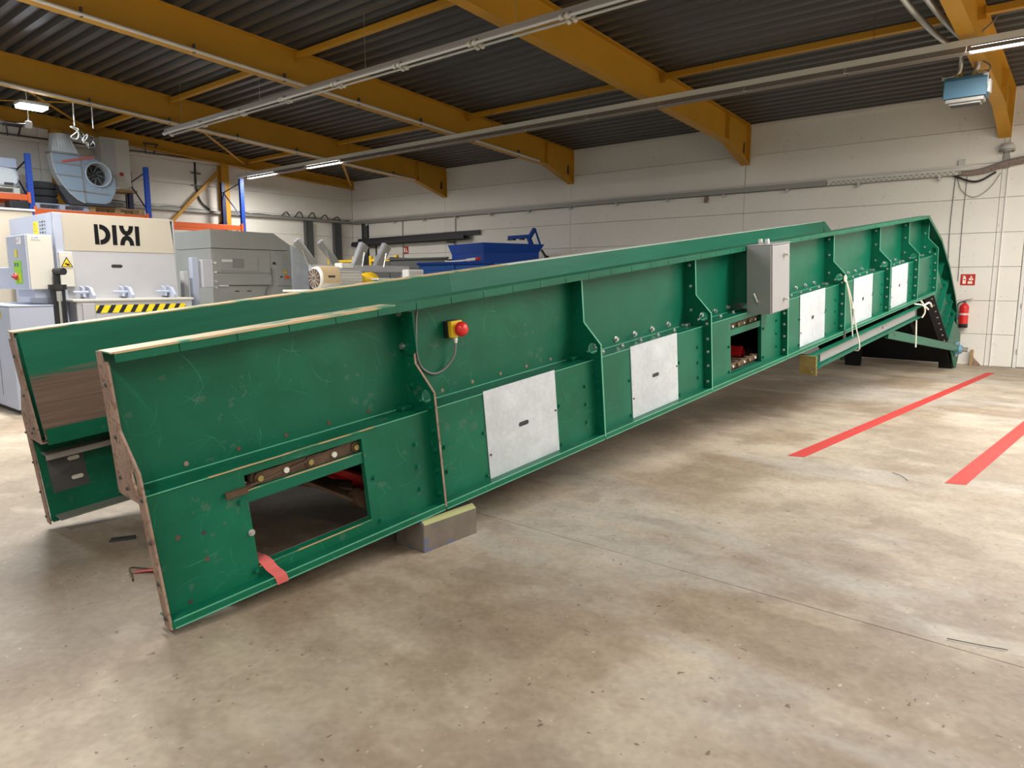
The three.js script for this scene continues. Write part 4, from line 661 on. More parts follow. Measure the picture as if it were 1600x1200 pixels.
// ---------------------------------------------------------------- machines behind the conveyor
{ // white and grey baler with stencilled name
  const t = thing('baler', 'grey and beige baler press with black stencilled name and hazard stripe', 'baler', [-10.3, 0, -4.0]);
  // front faces +x; z -0.75..+0.75, from -3.25 (left) to -4.77 (right) in the hall
  const z0 = -0.77, z1 = 0.75;
  part('upper_front', polyZY([[z0 + 0.02, 1.99], [z1, 1.99], [z1, 2.46], [z0 + 0.06, 2.46]], -0.004, 0.012, [], 0.002), M.balerBeige, t);
  part('lower_front', polyZY([[z0, 1.36], [z1 - 0.02, 1.36], [z1, 1.99], [z0 + 0.02, 1.99]], -0.006, 0.006, [slot(0.03, 1.80, 0.15, 0.05).map(p => [p[0], p[1]])], 0.002), M.balerGrey, t);
  part('slot_backing', box(-0.03, -0.007, 1.72, 1.88, -0.12, 0.14), M.dark, t);
  part('side_plate', [box(-1.7, -0.004, 0.1, 2.455, z1 - 0.02, z1 + 0.004), box(-0.02, 0.05, 0.1, 2.455, z1 - 0.09, z1 + 0.004, 0.006)], M.balerBlue, t);
  part('far_side_plate', box(-1.7, -0.004, 0.1, 2.455, z0, z0 + 0.02), M.balerGrey, t);
  part('top_plate', box(-1.7, 0, 2.44, 2.462, z0 + 0.03, z1), M.balerGrey, t);
  part('rear_body', box(-1.7, -0.05, 0.1, 2.43, z0 + 0.03, z1 - 0.03), M.balerGrey, t);
  part('base', box(-1.75, 0.1, 0, 0.12, z0 - 0.05, z1 + 0.05, 0.01), M.steelDark, t);
  const d = part('door', box(0.03, 0.3, 0.15, 1.36, z0 - 0.05, 0.66, 0.012), M.balerGrey, t);
  part('door_rim', box(0.0, 0.32, 1.345, 1.375, z0 - 0.07, 0.7, 0.006), M.cream, d);
  part('door_post', box(0.3, 0.33, 0.3, 1.32, 0.46, 0.6, 0.006), M.balerGrey, d);
  const haz = canvasTex(512, 40, (x, w, h) => { x.fillStyle = '#16161a'; x.fillRect(0, 0, w, h); x.fillStyle = '#f0d818'; for (let k = -40; k < w; k += 62) { x.beginPath(); x.moveTo(k + 26, 0); x.lineTo(k + 62, 0); x.lineTo(k + 36, h); x.lineTo(k, h); x.fill(); } });
  const hz = sign('hazard_stripe', 'black and yellow hazard stripe', null, [0.303, 1.245, -0.14], Math.PI / 2, 1.16, 0.1, haz, 0x222222, d);
  for (const z of [0.42, -0.06, -0.62]) part('latch', [polyXY([[0, 1.375], [0.22, 1.375], [0.24, 1.42], [0.14, 1.52], [0.0, 1.54]], z - 0.02, z + 0.02, [], 0.004), polyXY([[0, 1.4], [0.12, 1.4], [0.1, 1.52], [0, 1.54]], z + 0.06, z + 0.09, [], 0.003), rod([0.1, 1.46, z - 0.02], [0.1, 1.46, z + 0.2], 0.018)], M.balerBlue, t);
  // stencilled letters, flat on the front
  const L = (sh, nm) => part(nm || 'letter', ext(sh, 0.002).rotateY(Math.PI / 2), M.blackPlastic, t);
  const S = (pts, h) => shapeOf(pts, h);
  const arc = (cx, cy, r1, r2, a0, a1, n = 14) => { const o = []; for (let i = 0; i <= n; i++) { const a = a0 + (a1 - a0) * i / n; o.push([cx + r1 * Math.cos(a), cy + r1 * Math.sin(a)]); } for (let i = n; i >= 0; i--) { const a = a0 + (a1 - a0) * i / n; o.push([cx + r2 * Math.cos(a), cy + r2 * Math.sin(a)]); } return o; };
  const at = (sh, z, y) => part('letter', ext(sh, 0.003).rotateY(Math.PI / 2).translate(0.0125, y, z), M.black, t);
  // local x of a letter runs to -z (to the right as seen)
  const H = 0.26, by = 2.08;
  at(S([[0, 0], [0.055, 0], [0.045, H], [0, H]]), 0.28, by); at(S(arc(0.065, H / 2, H / 2, H / 2 - 0.06, -Math.PI / 2, Math.PI / 2)), 0.28, by);
  at(S([[0, 0], [0.055, 0], [0.055, H], [0, H]]), 0.06, by);
  const bow = (cy, a0, a1) => { const o = []; for (let i = 0; i <= 14; i++) { const a = a0 + (a1 - a0) * i / 14; o.push([0.08 + 0.09 * Math.cos(a), cy + 0.131 * Math.sin(a)]); } for (let i = 14; i >= 0; i--) { const a = a0 + (a1 - a0) * i / 14; o.push([0.08 + 0.034 * Math.cos(a), cy + 0.07 * Math.sin(a)]); } return o; };
  at(S(bow(H, Math.PI, 2 * Math.PI)), -0.04, by); at(S(bow(0, 0, Math.PI)), -0.04, by);
  at(S([[0, 0], [0.055, 0], [0.055, H], [0, H]]), -0.23, by);
  // guard box with warning triangle
  part('guard_box', box(0.0, 0.09, 1.53, 1.97, 0.58, 0.74, 0.012), M.cream, t);
  const tri = canvasTex(128, 128, (x, w, h) => { x.clearRect(0, 0, w, h); x.fillStyle = '#c9c6bb'; x.fillRect(0, 0, w, h); x.fillStyle = '#111'; x.beginPath(); x.moveTo(64, 6); x.lineTo(124, 118); x.lineTo(4, 118); x.fill(); x.fillStyle = '#f2c416'; x.beginPath(); x.moveTo(64, 24); x.lineTo(110, 110); x.lineTo(18, 110); x.fill(); x.fillStyle = '#111'; x.fillRect(44, 78, 44, 12); x.fillRect(60, 90, 34, 12); x.fillRect(52, 70, 8, 8); });
  sign('warning_sign', 'yellow warning triangle', null, [0.093, 1.84, 0.66], Math.PI / 2, 0.15, 0.15, tri, 0xc9c6bb, t);
  // vents and yellow label on the side
  const vg = metricUV(new THREE.BoxGeometry(0.05, 0.018, 0.004).toNonIndexed()), vg2 = metricUV(new THREE.BoxGeometry(0.022, 0.018, 0.004).toNonIndexed()); const side = z1 + 0.006;
  for (let r = 0; r < 5; r++) { inst('vent', vg, M.dark, t, [-0.36, 2.36 - r * 0.045, side]); inst('vent', vg2, M.dark, t, [-0.45, 2.36 - r * 0.045, side]); inst('vent', vg2, M.dark, t, [-0.27, 2.36 - r * 0.045, side]); }
  sign('yellow_label', 'yellow label', null, [-0.62, 2.29, side], 0, 0.17, 0.16, canvasTex(96, 96, (x, w, h) => { x.fillStyle = '#efd32a'; x.fillRect(0, 0, w, h); x.strokeStyle = '#5a5030'; x.lineWidth = 5; x.strokeRect(14, 14, 26, 60); x.beginPath(); x.moveTo(58, 20); x.lineTo(78, 48); x.lineTo(58, 78); x.stroke(); }), 0xefd32a, t);
  // control cabinet on the side
  const cx0 = -0.47, cx1 = 0.25, cz0 = z1 + 0.1, cz1 = 1.12;
  const c = part('control_cabinet', box(cx0, cx1, 1.5, 2.16, cz0, cz1, 0.01), M.cream, t);
  part('cabinet_door', box(cx0 + 0.005, cx1 - 0.005, 1.505, 2.155, cz1, cz1 + 0.02, 0.006), M.balerBlue, c);
  const gp = canvasTex(128, 160, (x, w, h) => { x.fillStyle = '#8ed21c'; x.fillRect(0, 0, w, h); x.fillStyle = '#2e5a38'; x.fillRect(12, 14, 26, 26); x.fillStyle = '#3a6a74'; x.fillRect(52, 14, 40, 26); x.fillStyle = '#e8c51e'; x.fillRect(70, 92, 34, 54); });
  sign('control_panel', 'bright green control panel', null, [-0.1, 1.71, cz1 + 0.023], 0, 0.26, 0.28, gp, 0x8ed21c, c);
  part('main_switch', [rod([-0.16, 1.66, cz1 + 0.022], [-0.16, 1.66, cz1 + 0.05], 0.045, 0.04, 18), bar([-0.2, 1.66, cz1 + 0.06], [-0.09, 1.65, cz1 + 0.06], 0.03, 0.035, 0.006)], M.redPaint, c);
  sign('yellow_label', 'small yellow label', null, [-0.12, 1.94, cz1 + 0.023], 0, 0.09, 0.09, canvasTex(32, 32, (x, w, h) => { x.fillStyle = '#e6cf2c'; x.fillRect(0, 0, w, h); }), 0xe6cf2c, c);
  sign('paper_label', 'white printed label', null, [0.02, 2.09, cz1 + 0.023], 0, 0.14, 0.08, canvasTex(64, 48, (x, w, h) => { x.fillStyle = '#f0eeee'; x.fillRect(0, 0, w, h); x.fillStyle = '#b85a60'; x.fillRect(8, 16, 16, 18); x.fillStyle = '#8888a0'; x.fillRect(32, 8, 22, 8); x.fillRect(34, 24, 18, 8); }), 0xf0eeee, c);
  sign('paper_label', 'long white label', null, [cx1 + 0.003, 2.12, 1.03], Math.PI / 2, 0.1, 0.04, canvasTex(64, 24, (x, w, h) => { x.fillStyle = '#f0eee6'; x.fillRect(0, 0, w, h); x.fillStyle = '#444'; x.fillRect(6, 8, 8, 8); x.fillRect(22, 9, 30, 5); }), 0xf0eee6, c);
  part('cabinet_bracket', [box(cx0 + 0.05, cx1 - 0.05, 1.4, 1.5, z1, cz1 - 0.05)], M.balerBlue, c);
  // hydraulic ram with fittings
  const r = part('ram', rod([0.32, 0.4, 0.86], [0.32, 1.52, 0.86], 0.08, 0.08, 20), M.blackPlastic, t);
  part('ram_head', [rod([0.32, 1.5, 0.86], [0.32, 1.56, 0.86], 0.1, 0.1, 20), rod([0.32, 1.56, 0.86], [0.32, 1.74, 0.86], 0.04), rod([0.3, 1.72, 0.86], [0.45, 1.72, 0.82], 0.045)], M.blackPlastic, r); part('ram_pipe', [rod([0.42, 0.4, 0.88], [0.42, 1.38, 0.88], 0.014), rod([0.42, 1.36, 0.88], [0.42, 1.48, 0.88], 0.03)], M.zinc, r);
  // lower cabinet
  const lc = part('pump_cabinet', box(-1.3, 0.35, 0.06, 1.3, z1 + 0.06, 1.4, 0.012), M.balerBlue, t);
  part('cabinet_lid', box(-1.31, 0.355, 1.3, 1.315, z1 + 0.05, 1.405, 0.003), M.balerBlue, lc); part('door_gap', box(-0.2, -0.19, 0.2, 1.22, 1.4, 1.402), M.dark, lc);
  part('cabinet_foot', box(-1.25, 0.3, 0, 0.06, z1 + 0.12, 1.34), M.dark, lc);
  part('upper_box', box(-1.15, -0.48, 1.5, 1.78, z1 + 0.06, 1.1, 0.01), M.balerBlue, t);
  sign('yellow_label', 'small yellow label', null, [0.0, 1.2, 1.404], 0, 0.05, 0.09, canvasTex(32, 32, (x, w, h) => { x.fillStyle = '#e6d92c'; x.fillRect(0, 0, w, h); }), 0xe6d92c, lc);
}
{ // older grey baler
  const t = thing('baler', 'older plain grey baler with sloping hood and small window behind the first baler', 'baler', [-14.5, 0, -8.4]);
  const z1 = 0.95, zr = -1.0;
  part('body', box(-1.6, 0, 0.1, 2.28, zr, z1, 0.01), M.pressGrey, t); part('base', box(-1.65, 0.05, 0, 0.12, zr - 0.05, z1 + 0.05), M.steelDark, t);
  part('hood', polyZY([[z1, 2.29], [zr, 2.29], [zr + 0.0, 2.37], [-0.52, 2.66], [z1, 2.67]], -1.62, 0.012, [], 0.006), M.pressGrey, t);
  part('window_panel', [box(0.0, 0.02, 1.78, 2.22, -0.4, 0.9, 0.004), box(0.02, 0.032, 1.82, 2.12, -0.1, 0.78, 0.004)], M.pressGrey, t);
  part('window_glass', box(0.032, 0.038, 1.88, 2.08, 0.24, 0.5), M.trayGrey, t); part('window_lamp', box(0.032, 0.045, 2.0, 2.06, 0.5, 0.74, 0.006), M.whitePlastic, t);
  part('lower_rail', box(0.0, 0.06, 1.52, 1.7, -0.4, 0.98, 0.008), M.pressGrey, t); part('lower_panel', box(0.0, 0.015, 0.3, 1.5, -0.36, 0.6), M.pressGrey, t);
  for (const z of [0.42, 0.14]) part('plate_mark', box(0.016, 0.02, 1.38, 1.4, z - 0.05, z + 0.05), M.dark, t);
  const dr = part('switch_door', box(0.0, 0.016, 1.5, 1.95, -0.95, -0.55, 0.004), M.pressGrey, t);
  sign('warning_sign', 'yellow warning triangle', null, [0.02, 1.83, -0.76], Math.PI / 2, 0.12, 0.11, canvasTex(64, 64, (x, w, h) => { x.fillStyle = '#9a9a94'; x.fillRect(0, 0, w, h); x.fillStyle = '#ecc21c'; x.beginPath(); x.moveTo(32, 4); x.lineTo(62, 60); x.lineTo(2, 60); x.fill(); x.fillStyle = '#222'; x.fillRect(29, 24, 6, 24); }), 0x9a9a94, dr);
  part('switch', [box(0.016, 0.04, 1.66, 1.73, -0.86, -0.75, 0.008)], M.rackOrange, dr); part('knob', rod([0.0, 2.0, -0.5], [0.03, 2.0, -0.5], 0.03), M.dark, t);
  part('key_switch', rod([0.015, 1.7, -0.66], [0.03, 1.7, -0.66], 0.022), M.dark, dr);
  part('rating_label', box(0.0, 0.006, 1.84, 1.93, 0.62 + 0.2, 0.9), M.yellow, t);
  part('cable', tube([[0.03, 1.9, -0.42], [0.05, 1.6, -0.38], [0.04, 1.4, -0.25], [0.04, 1.1, -0.22]], 0.012, 24), M.cableGrey, t);
}
{ // feed side plate and posts standing between the two balers
  const t = thing('gate_post', 'pale grey post with bolts and hinge plates right of the stencilled baler', 'post', [-11.5, 0, -5.75]);
  part('post', box(-0.06, 0.06, 0, 1.98, 0.1, 0.2, 0.01), M.balerBlue, t); part('hinge_plate', box(0.0, 0.12, 1.5, 1.95, -0.12, 0.06, 0.008), M.balerGrey, t); part('low_post', box(-0.05, 0.08, 0, 1.76, 0.28, 0.36, 0.008), M.balerGrey, t);
  for (const y of [1.9, 1.75, 1.6, 1.5]) part('bolt', rod([0.12, y, -0.14], [0.16, y, -0.14], 0.02), M.zinc, t); part('arm', rod([0.06, 1.52, -0.1], [0.06, 1.52, -0.4], 0.02), M.balerGrey, t); part('base', box(-0.15, 0.15, 0, 0.02, -0.2, 0.4), M.steelDark, t);
}
solo('sheet_guard', [polyZY([[-9.05, 0], [-9.5, 0], [-9.46, 2.05], [-9.3, 2.25], [-9.05, 2.4]], -14.06, -14.0, [], 0.006)], M.galv, 'curved galvanised side sheet standing right of the older grey baler', 'sheet guard');
{ // pallet racking at the end wall
  const t = thing('pallet_rack', 'blue and orange pallet racking along the left end wall carrying the fan', 'rack', [-19.5, 0, -8.4]);
  const up = (z, x, m, h) => { const p = part('upright', [box(x - 0.045, x + 0.045, 0, h, z - 0.004, z + 0.004), box(x + 0.04, x + 0.048, 0, h, z - 0.055, z + 0.055), box(x - 0.048, x - 0.04, 0, h, z - 0.055, z + 0.055)], m, t); const hg = metricUV(new THREE.BoxGeometry(0.003, 0.03, 0.014).toNonIndexed()); if (x > -0.5) for (let y = 3.3; y < h - 0.05; y += 0.1) inst('slot', hg, M.rackNavy, p, [x + 0.049, y, z]); };
  for (const z of [2.64, 0, -2.64]) {
    up(z, 0, M.rackBlue, 4.52); up(z, -1.05, M.rackNavy, 4.5);
    part('brace', [bar([-0.02, 4.4, z], [-1.03, 4.2, z], 0.03, 0.02), bar([-0.02, 3.4, z], [-1.03, 4.2, z], 0.03, 0.02), bar([-0.02, 3.3, z], [-1.03, 2.6, z], 0.03, 0.02), bar([-0.02, 1.4, z], [-1.03, 2.6, z], 0.03, 0.02), bar([-0.02, 1.3, z], [-1.03, 0.3, z], 0.03, 0.02)], M.rackNavy, t);
  }
  for (const [a, b, y] of [[2.59, 0.05, 3.22], [-0.05, -2.59, 3.12], [5.2, 2.69, 3.52], [5.2, 2.69, 3.08]]) for (const x of [0.0, -1.05]) { const bm = part('beam', box(x - 0.025, x + 0.025, y - 0.07, y + 0.07, b, a, 0.008), M.rackOrange, t); for (const e of [a, b]) part('connector', box(x + 0.02, x + 0.056, y - 0.12, y + 0.12, e - 0.03, e + 0.03), M.rackOrange, bm); }
}
function pallet(pos, label, m, ry = 0) {
  const p = thing('pallet', label, 'pallet', pos, ry);
  for (let k = 0; k < 5; k++) part('top_board', box(-0.6, 0.6, 0.118, 0.14, -0.4 + k * 0.175, -0.3 + k * 0.175, 0.003), m, p);
  for (const z of [-0.35, 0, 0.35]) { for (const x of [-0.53, 0, 0.53]) part('block', box(x - 0.06, x + 0.06, 0.022, 0.118, z - 0.05, z + 0.05), m, p); part('runner', box(-0.6, 0.6, 0, 0.022, z - 0.05, z + 0.05), m, p); }
  return p;
}
pallet([-19.98, 3.292, -6.42], 'white plastic pallet under the stack of tyres on the rack', M.balerBlue, Math.PI / 2);
{ const p = pallet([-19.98, 3.292, -7.66], 'wooden pallet under the blue-grey fan on the rack', M.wood, Math.PI / 2); p.scale.set(1.1, 1, 1.1); }
pallet([-19.98, 3.592, -4.98], 'pale pallet under the wrapped goods at the far left of the rack', M.cream, Math.PI / 2);
for (let k = 0; k < 3; k++) {
  const t = thing('tyre', ['bottom black tyre of the stack on the rack', 'middle black tyre of the stack on the rack', 'top black tyre of the stack on the rack'][k], 'tyre', [-19.95 + 0.02 * k, 3.432 + k * 0.17, -6.14 + 0.01 * k]);
  const R = 0.31; part('casing', lathe([[0.19, 0.01], [0.26, 0.0], [R - 0.02, 0.015], [R, 0.04], [R, 0.06], [R - 0.008, 0.063], [R - 0.008, 0.068], [R, 0.07], [R, 0.098], [R - 0.008, 0.1], [R - 0.008, 0.105], [R, 0.107], [R, 0.13], [R - 0.02, 0.155], [0.26, 0.168], [0.19, 0.16], [0.2, 0.085], [0.19, 0.01]], 36), M.tyre, t);
}
{ // wrapped goods
  const t = thing('wrapped_goods', 'white plastic wrapped sacks on the upper rack level at the far left', 'goods', [-19.95, 3.732, -5.15]);
  const g = new THREE.SphereGeometry(1, 24, 16), p = g.attributes.position; for (let i = 0; i < p.count; i++) { let x = p.getX(i), y = p.getY(i), z = p.getZ(i); const q = v => Math.sign(v) * Math.pow(Math.abs(v), 0.4); const k = 1 + 0.06 * Math.sin(y * 9 + z * 7) + 0.04 * Math.sin(x * 13 + z * 5); p.setXYZ(i, q(x) * 0.4 * k, (q(y) + 1) * 0.23, q(z) * 0.46 * k); } g.computeVertexNormals();
  part('wrap', g, M.sack, t); part('box', box(-0.2, 0.35, 0.44, 0.66, -0.42, 0.12, 0.02), M.balerBlue, t); part('bottle', rod([0.2, 0.44, 0.25], [0.2, 0.64, 0.25], 0.12, 0.1), M.cream, t); part('handle_hole', box(0.39, 0.42, 0.05, 0.1, -0.3, -0.12), M.dark, t);
}
solo('black_crate', [box(-19.7, -19.35, 3.152, 3.42, -5.66, -5.28, 0.01), box(-19.35, -19.34, 3.25, 3.38, -5.4, -5.36)], M.blackPlastic, 'small black crate on the lower rack beam at the far left', 'crate');
{ // big centrifugal fan lying on the rack, inlet to the hall
  const t = thing('blower_fan', 'large blue-grey centrifugal fan with dark round inlet and conical outlet on the rack', 'fan', [-19.55, 3.44, -7.0]);
  // casing outline in z,y (z positive = left in the picture)
  const W = 0.16, out = [[0.75, 1.17], [0.75, 0.98], [0.72, 0.8], [0.66, 0.62], [0.56, 0.44], [0.43, 0.27], [0.26, 0.12], [0.1, 0.05], [-0.3, 0.03], [-0.48, 0.12], [-0.62, 0.4], [-0.62, 0.65], [-0.55, 0.9], [-0.4, 1.06], [-0.15, 1.15], [0.2, 1.16]];
  const ring = circ(-0.22, 0.76, 0.27, 0.27, 32);
  const cs = part('casing', polyZY(out, -W, 0.1, [ring.map(p => p)], 0.01), M.fanBlue, t);
  part('scroll_rim', [0, 1, 2, 3, 4, 5, 6].map(i => bar([-0.03, out[i][1], out[i][0] + 0.008], [-0.03, out[i + 1][1], out[i + 1][0] + 0.008], 0.3, 0.02, 0, [0, 0, 1])), M.lightGrey, cs);
  part('stiffener', [bar([0.115, 0.95, 0.74], [0.115, 0.93, 0.15], 0.012, 0.03), bar([0.115, 0.68, 0.7], [0.115, 0.66, 0.15], 0.012, 0.03), bar([0.115, 0.34, 0.5], [0.115, 0.3, -0.45], 0.012, 0.03), bar([0.115, 1.16, 0.15], [0.115, 0.08, 0.1], 0.012, 0.03)], M.trayGrey, cs);
  part('outlet_flange', box(-W - 0.03, 0.14, 1.16, 1.2, 0.14, 0.8, 0.006), M.trayGrey, t);
  { const sq = [], n = 32, y0 = 1.2, y1 = 1.62, pos = []; const P = (i, top) => { const a = i / n * Math.PI * 2 + Math.PI / 4, c = Math.cos(a), s = Math.sin(a), m = Math.max(Math.abs(c), Math.abs(s)); return top ? [-0.05 + 0.2 * c, y1, 0.5 + 0.22 * s] : [-0.03 + 0.15 * c / m, y0, 0.47 + 0.29 * s / m]; };
    for (let i = 0; i < n; i++) { const a = P(i, 0), b = P(i + 1, 0), c = P(i + 1, 1), d = P(i, 1); pos.push(...a, ...c, ...b, ...a, ...d, ...c); const k = q => [(q[0] + 0.2) * 0.97 - 0.2, q[1], (q[2] - 0.45) * 0.97 + 0.45]; pos.push(...k(a), ...k(b), ...k(c), ...k(a), ...k(c), ...k(d)); }
    const g = new THREE.BufferGeometry(); g.setAttribute('position', new THREE.Float32BufferAttribute(pos, 3)); g.computeVertexNormals(); part('outlet_cone', g, M.galv, t); }
  part('inlet_ring', lathe([[0.265, -0.25], [0.265, 0.06], [0.3, 0.07], [0.3, 0.04], [0.275, 0.03], [0.275, -0.25]], 36).rotateZ(-Math.PI / 2).translate(0.1, 0.76, -0.22), M.galv, t);
  const im = part('impeller', [lathe([[0, -0.02], [0.26, -0.02], [0.26, 0.0], [0.07, 0.02], [0.05, 0.08], [0, 0.09]], 24).rotateZ(-Math.PI / 2).translate(-0.2, 0.76, -0.22)], M.fanDark, t);
  for (let k = 0; k < 9; k++) { const a = k / 9 * Math.PI * 2; part('blade', bar([-0.16, 0.76 + 0.07 * Math.sin(a), -0.22 + 0.07 * Math.cos(a)], [-0.16, 0.76 + 0.25 * Math.sin(a + 0.5), -0.22 + 0.25 * Math.cos(a + 0.5)], 0.11, 0.012, 0, [0, Math.cos(a), -Math.sin(a)]), M.trayGrey, im); }
  const bg = metricUV(new THREE.CylinderGeometry(0.011, 0.011, 0.02, 8).rotateZ(Math.PI / 2).toNonIndexed()); for (let k = 0; k < 18; k++) { const a = k / 18 * Math.PI * 2; inst('bolt', bg, M.trayGrey, cs, [0.11, 0.76 + 0.36 * Math.sin(a), -0.22 + 0.36 * Math.cos(a)]); }
  part('foot_frame', [box(-W, 0.14, 0.0, 0.06, -0.62, 0.12, 0.006), polyZY([[0.45, 0.0], [0.1, 0.0], [0.1, 0.12], [0.3, 0.16], [0.62, 0.42], [0.66, 0.36]], -W, 0.08, [], 0.004)], M.fanDark, t);
  part('red_strap', bar([0.12, 0.98, 0.55], [0.12, 1.16, -0.15], 0.05, 0.004, 0, [1, 0, 0]), M.strap, t);
}
{ const t = thing('wall_cabinet', 'tall grey control cabinet behind the fan at the end wall', 'cabinet', [-20.62, 0, -8.0]); part('body', box(-0.22, 0.22, 4.0, 5.3, -0.4, 0.3, 0.01), M.cream, t); part('cabinet_door', box(0.22, 0.235, 4.05, 5.25, -0.05, 0.28, 0.004), M.lightGrey, t); part('red_switch', rod([0.235, 4.4, -0.15], [0.26, 4.4, -0.15], 0.05), M.redPaint, t); part('shelf', box(-0.25, 0.3, 3.94, 4.0, -0.5, 0.4), M.wood, t); part('shelf_post', [box(-0.25, -0.18, 0, 3.94, -0.48, -0.4), box(-0.25, -0.18, 0, 3.94, 0.3, 0.38)], M.tubGrey, t); }
{ // loose motor and machine bed behind the conveyor
  const b = thing('machine_bed', 'blue-grey machine bed with pale top edge behind the conveyor', 'machine bed', [-9.1, 0, -7.0]);
  part('bed', box(-0.5, 0.5, 0, 1.44, -1.6, 0.95, 0.01), M.heaterBlue, b); part('top_edge', box(-0.52, 0.52, 1.44, 1.475, -1.62, 0.97, 0.006), M.cream, b);
  part('raised_rail', box(0.2, 0.3, 1.475, 1.62, -1.55, -0.2, 0.008), M.heaterBlue, b); part('rail_top', box(0.16, 0.36, 1.62, 1.65, -1.58, -0.16, 0.005), M.cream, b);
  const t = thing('electric_motor', 'cream electric motor with brown fan cowl lying behind the conveyor edge', 'motor', [-9.05, 1.475, -6.55]);
  part('cowl', lathe([[0, 0.0], [0.13, 0.0], [0.165, 0.015], [0.175, 0.05], [0.175, 0.36], [0, 0.36]], 28).rotateX(-Math.PI / 2).translate(0, 0.17, 0.34), M.motorWhite, t);
  part('fan_face', rod([0, 0.17, 0.338], [0, 0.17, 0.346], 0.14, 0.14, 24), M.rustDark, t); for (let k = 0; k < 12; k++) { const a = k / 12 * Math.PI * 2; part('grille_bar', bar([0.03 * Math.cos(a), 0.17 + 0.03 * Math.sin(a), 0.35], [0.14 * Math.cos(a + 0.3), 0.17 + 0.14 * Math.sin(a + 0.3), 0.35], 0.004, 0.006, 0, [0, 0, 1]), M.motorWhite, t); }
  part('tan_cover', lathe([[0.172, 0], [0.177, 0], [0.177, 0.3], [0.172, 0.3]], 28).rotateX(-Math.PI / 2).translate(0, 0.175, 0.3), M.motorTan, t);
  part('body', rod([0, 0.17, 0], [0, 0.17, -0.42], 0.15, 0.15, 28), M.motorWhite, t); for (let k = 0; k < 22; k++) { const a = k / 22 * Math.PI * 2; part('cooling_fin', bar([0.15 * Math.cos(a), 0.17 + 0.15 * Math.sin(a), 0], [0.15 * Math.cos(a), 0.17 + 0.15 * Math.sin(a), -0.4], 0.008, 0.05, 0, [Math.cos(a), Math.sin(a), 0]), M.lightGrey, t); }
  part('terminal_box', box(-0.08, 0.1, 0.32, 0.4, -0.3, -0.08, 0.01), M.motorWhite, t); part('foot', box(-0.16, 0.16, 0, 0.03, -0.4, -0.05), M.motorWhite, t); part('rating_plate', box(0.172, 0.178, 0.18, 0.21, 0.1, 0.22), M.dark, t);
  const y = thing('yellow_bag', 'yellow plastic bag and tools lying on the machine bed', 'bag', [-9.1, 1.475, -7.25]); { const g = new THREE.SphereGeometry(1, 18, 12), p = g.attributes.position; for (let i = 0; i < p.count; i++) { const k = 1 + 0.15 * Math.sin(p.getX(i) * 9 + p.getZ(i) * 6); p.setXYZ(i, p.getX(i) * 0.14 * k, Math.max(0, (p.getY(i) + 0.8)) * 0.15, p.getZ(i) * 0.2 * k); } g.computeVertexNormals(); part('bag', g, M.yellow, y); } part('tool', [bar([0.1, 0.02, -0.2], [0.05, 0.03, -0.45], 0.04), bar([-0.05, 0.04, -0.15], [0.1, 0.04, -0.4], 0.03)], M.rustDark, y);
  const w = thing('test_meter', 'small white instrument box standing on the machine bed', 'instrument', [-9.0, 1.475, -8.1]); part('case', box(-0.08, 0.08, 0.15, 0.32, -0.17, 0.17, 0.015), M.whitePlastic, w); part('face', box(0.08, 0.084, 0.18, 0.29, -0.14, 0.14), M.lightGrey, w); part('stand', box(-0.05, 0.05, 0, 0.15, -0.1, 0.1), M.whitePlastic, w);
}
{ // grey frame with slanting arms
  const t = thing('lifting_frame', 'light grey steel frame with four slanting hinged arms behind the motor', 'frame', [-10.6, 0, -8.2]);
  part('rail', box(-0.06, 0.06, 1.77, 1.89, -1.2, 1.0, 0.008), M.balerGrey, t); 
  for (const z of [-1.14, 0.45]) { part('leg', box(-0.06, 0.06, 0, 1.77, z - 0.06, z + 0.06, 0.006), M.balerGrey, t); part('foot', box(-0.4, 0.4, 0, 0.06, z - 0.06, z + 0.06), M.balerGrey, t); }
  for (const [za, zb, nm] of [[1.25, 0.88, 1], [0.78, 0.4, 1], [-0.13, 0.1, 0], [-0.66, -0.4, 0]]) { const a = part('arm', [bar([0, 1.83, zb], [0, 2.29, za], 0.1, 0.1, 0.006)], M.balerGrey, t); part('arm_web', bar([0.05, 1.87, zb + 0.05 * (nm ? 1 : -1)], [0.05, 2.25, za + 0.05 * (nm ? 1 : -1)], 0.012, 0.12), M.trayGrey, a); part('gas_strut', rod([0.06, 1.86, zb + (nm ? 0.2 : -0.16)], [0.06, 2.12, (za + zb) / 2 + (nm ? 0.12 : -0.1)], 0.016), M.zinc, a); }
}
for (const [x, w, lab] of [[-19.3, 1.3, 'yellow tubular guard with pale panel far back beside the end wall'], [-17.2, 1.2, 'yellow tubular guard standing left of the grey container']]) { const t = thing('guard_rail', lab, 'guard rail', [x, 0, -14.3]); for (const s of [-1, 1]) part('post', box(s * w / 2 - 0.05, s * w / 2 + 0.05, 0, 2.38, -0.05, 0.05, 0.01), M.yellow, t); part('rail', box(-w / 2, w / 2, 2.2, 2.28, -0.04, 0.04, 0.01), M.yellow, t); part('panel', box(-w / 2, w / 2, 0.3, 2.2, -0.015, 0.015), M.tubGrey, t); }
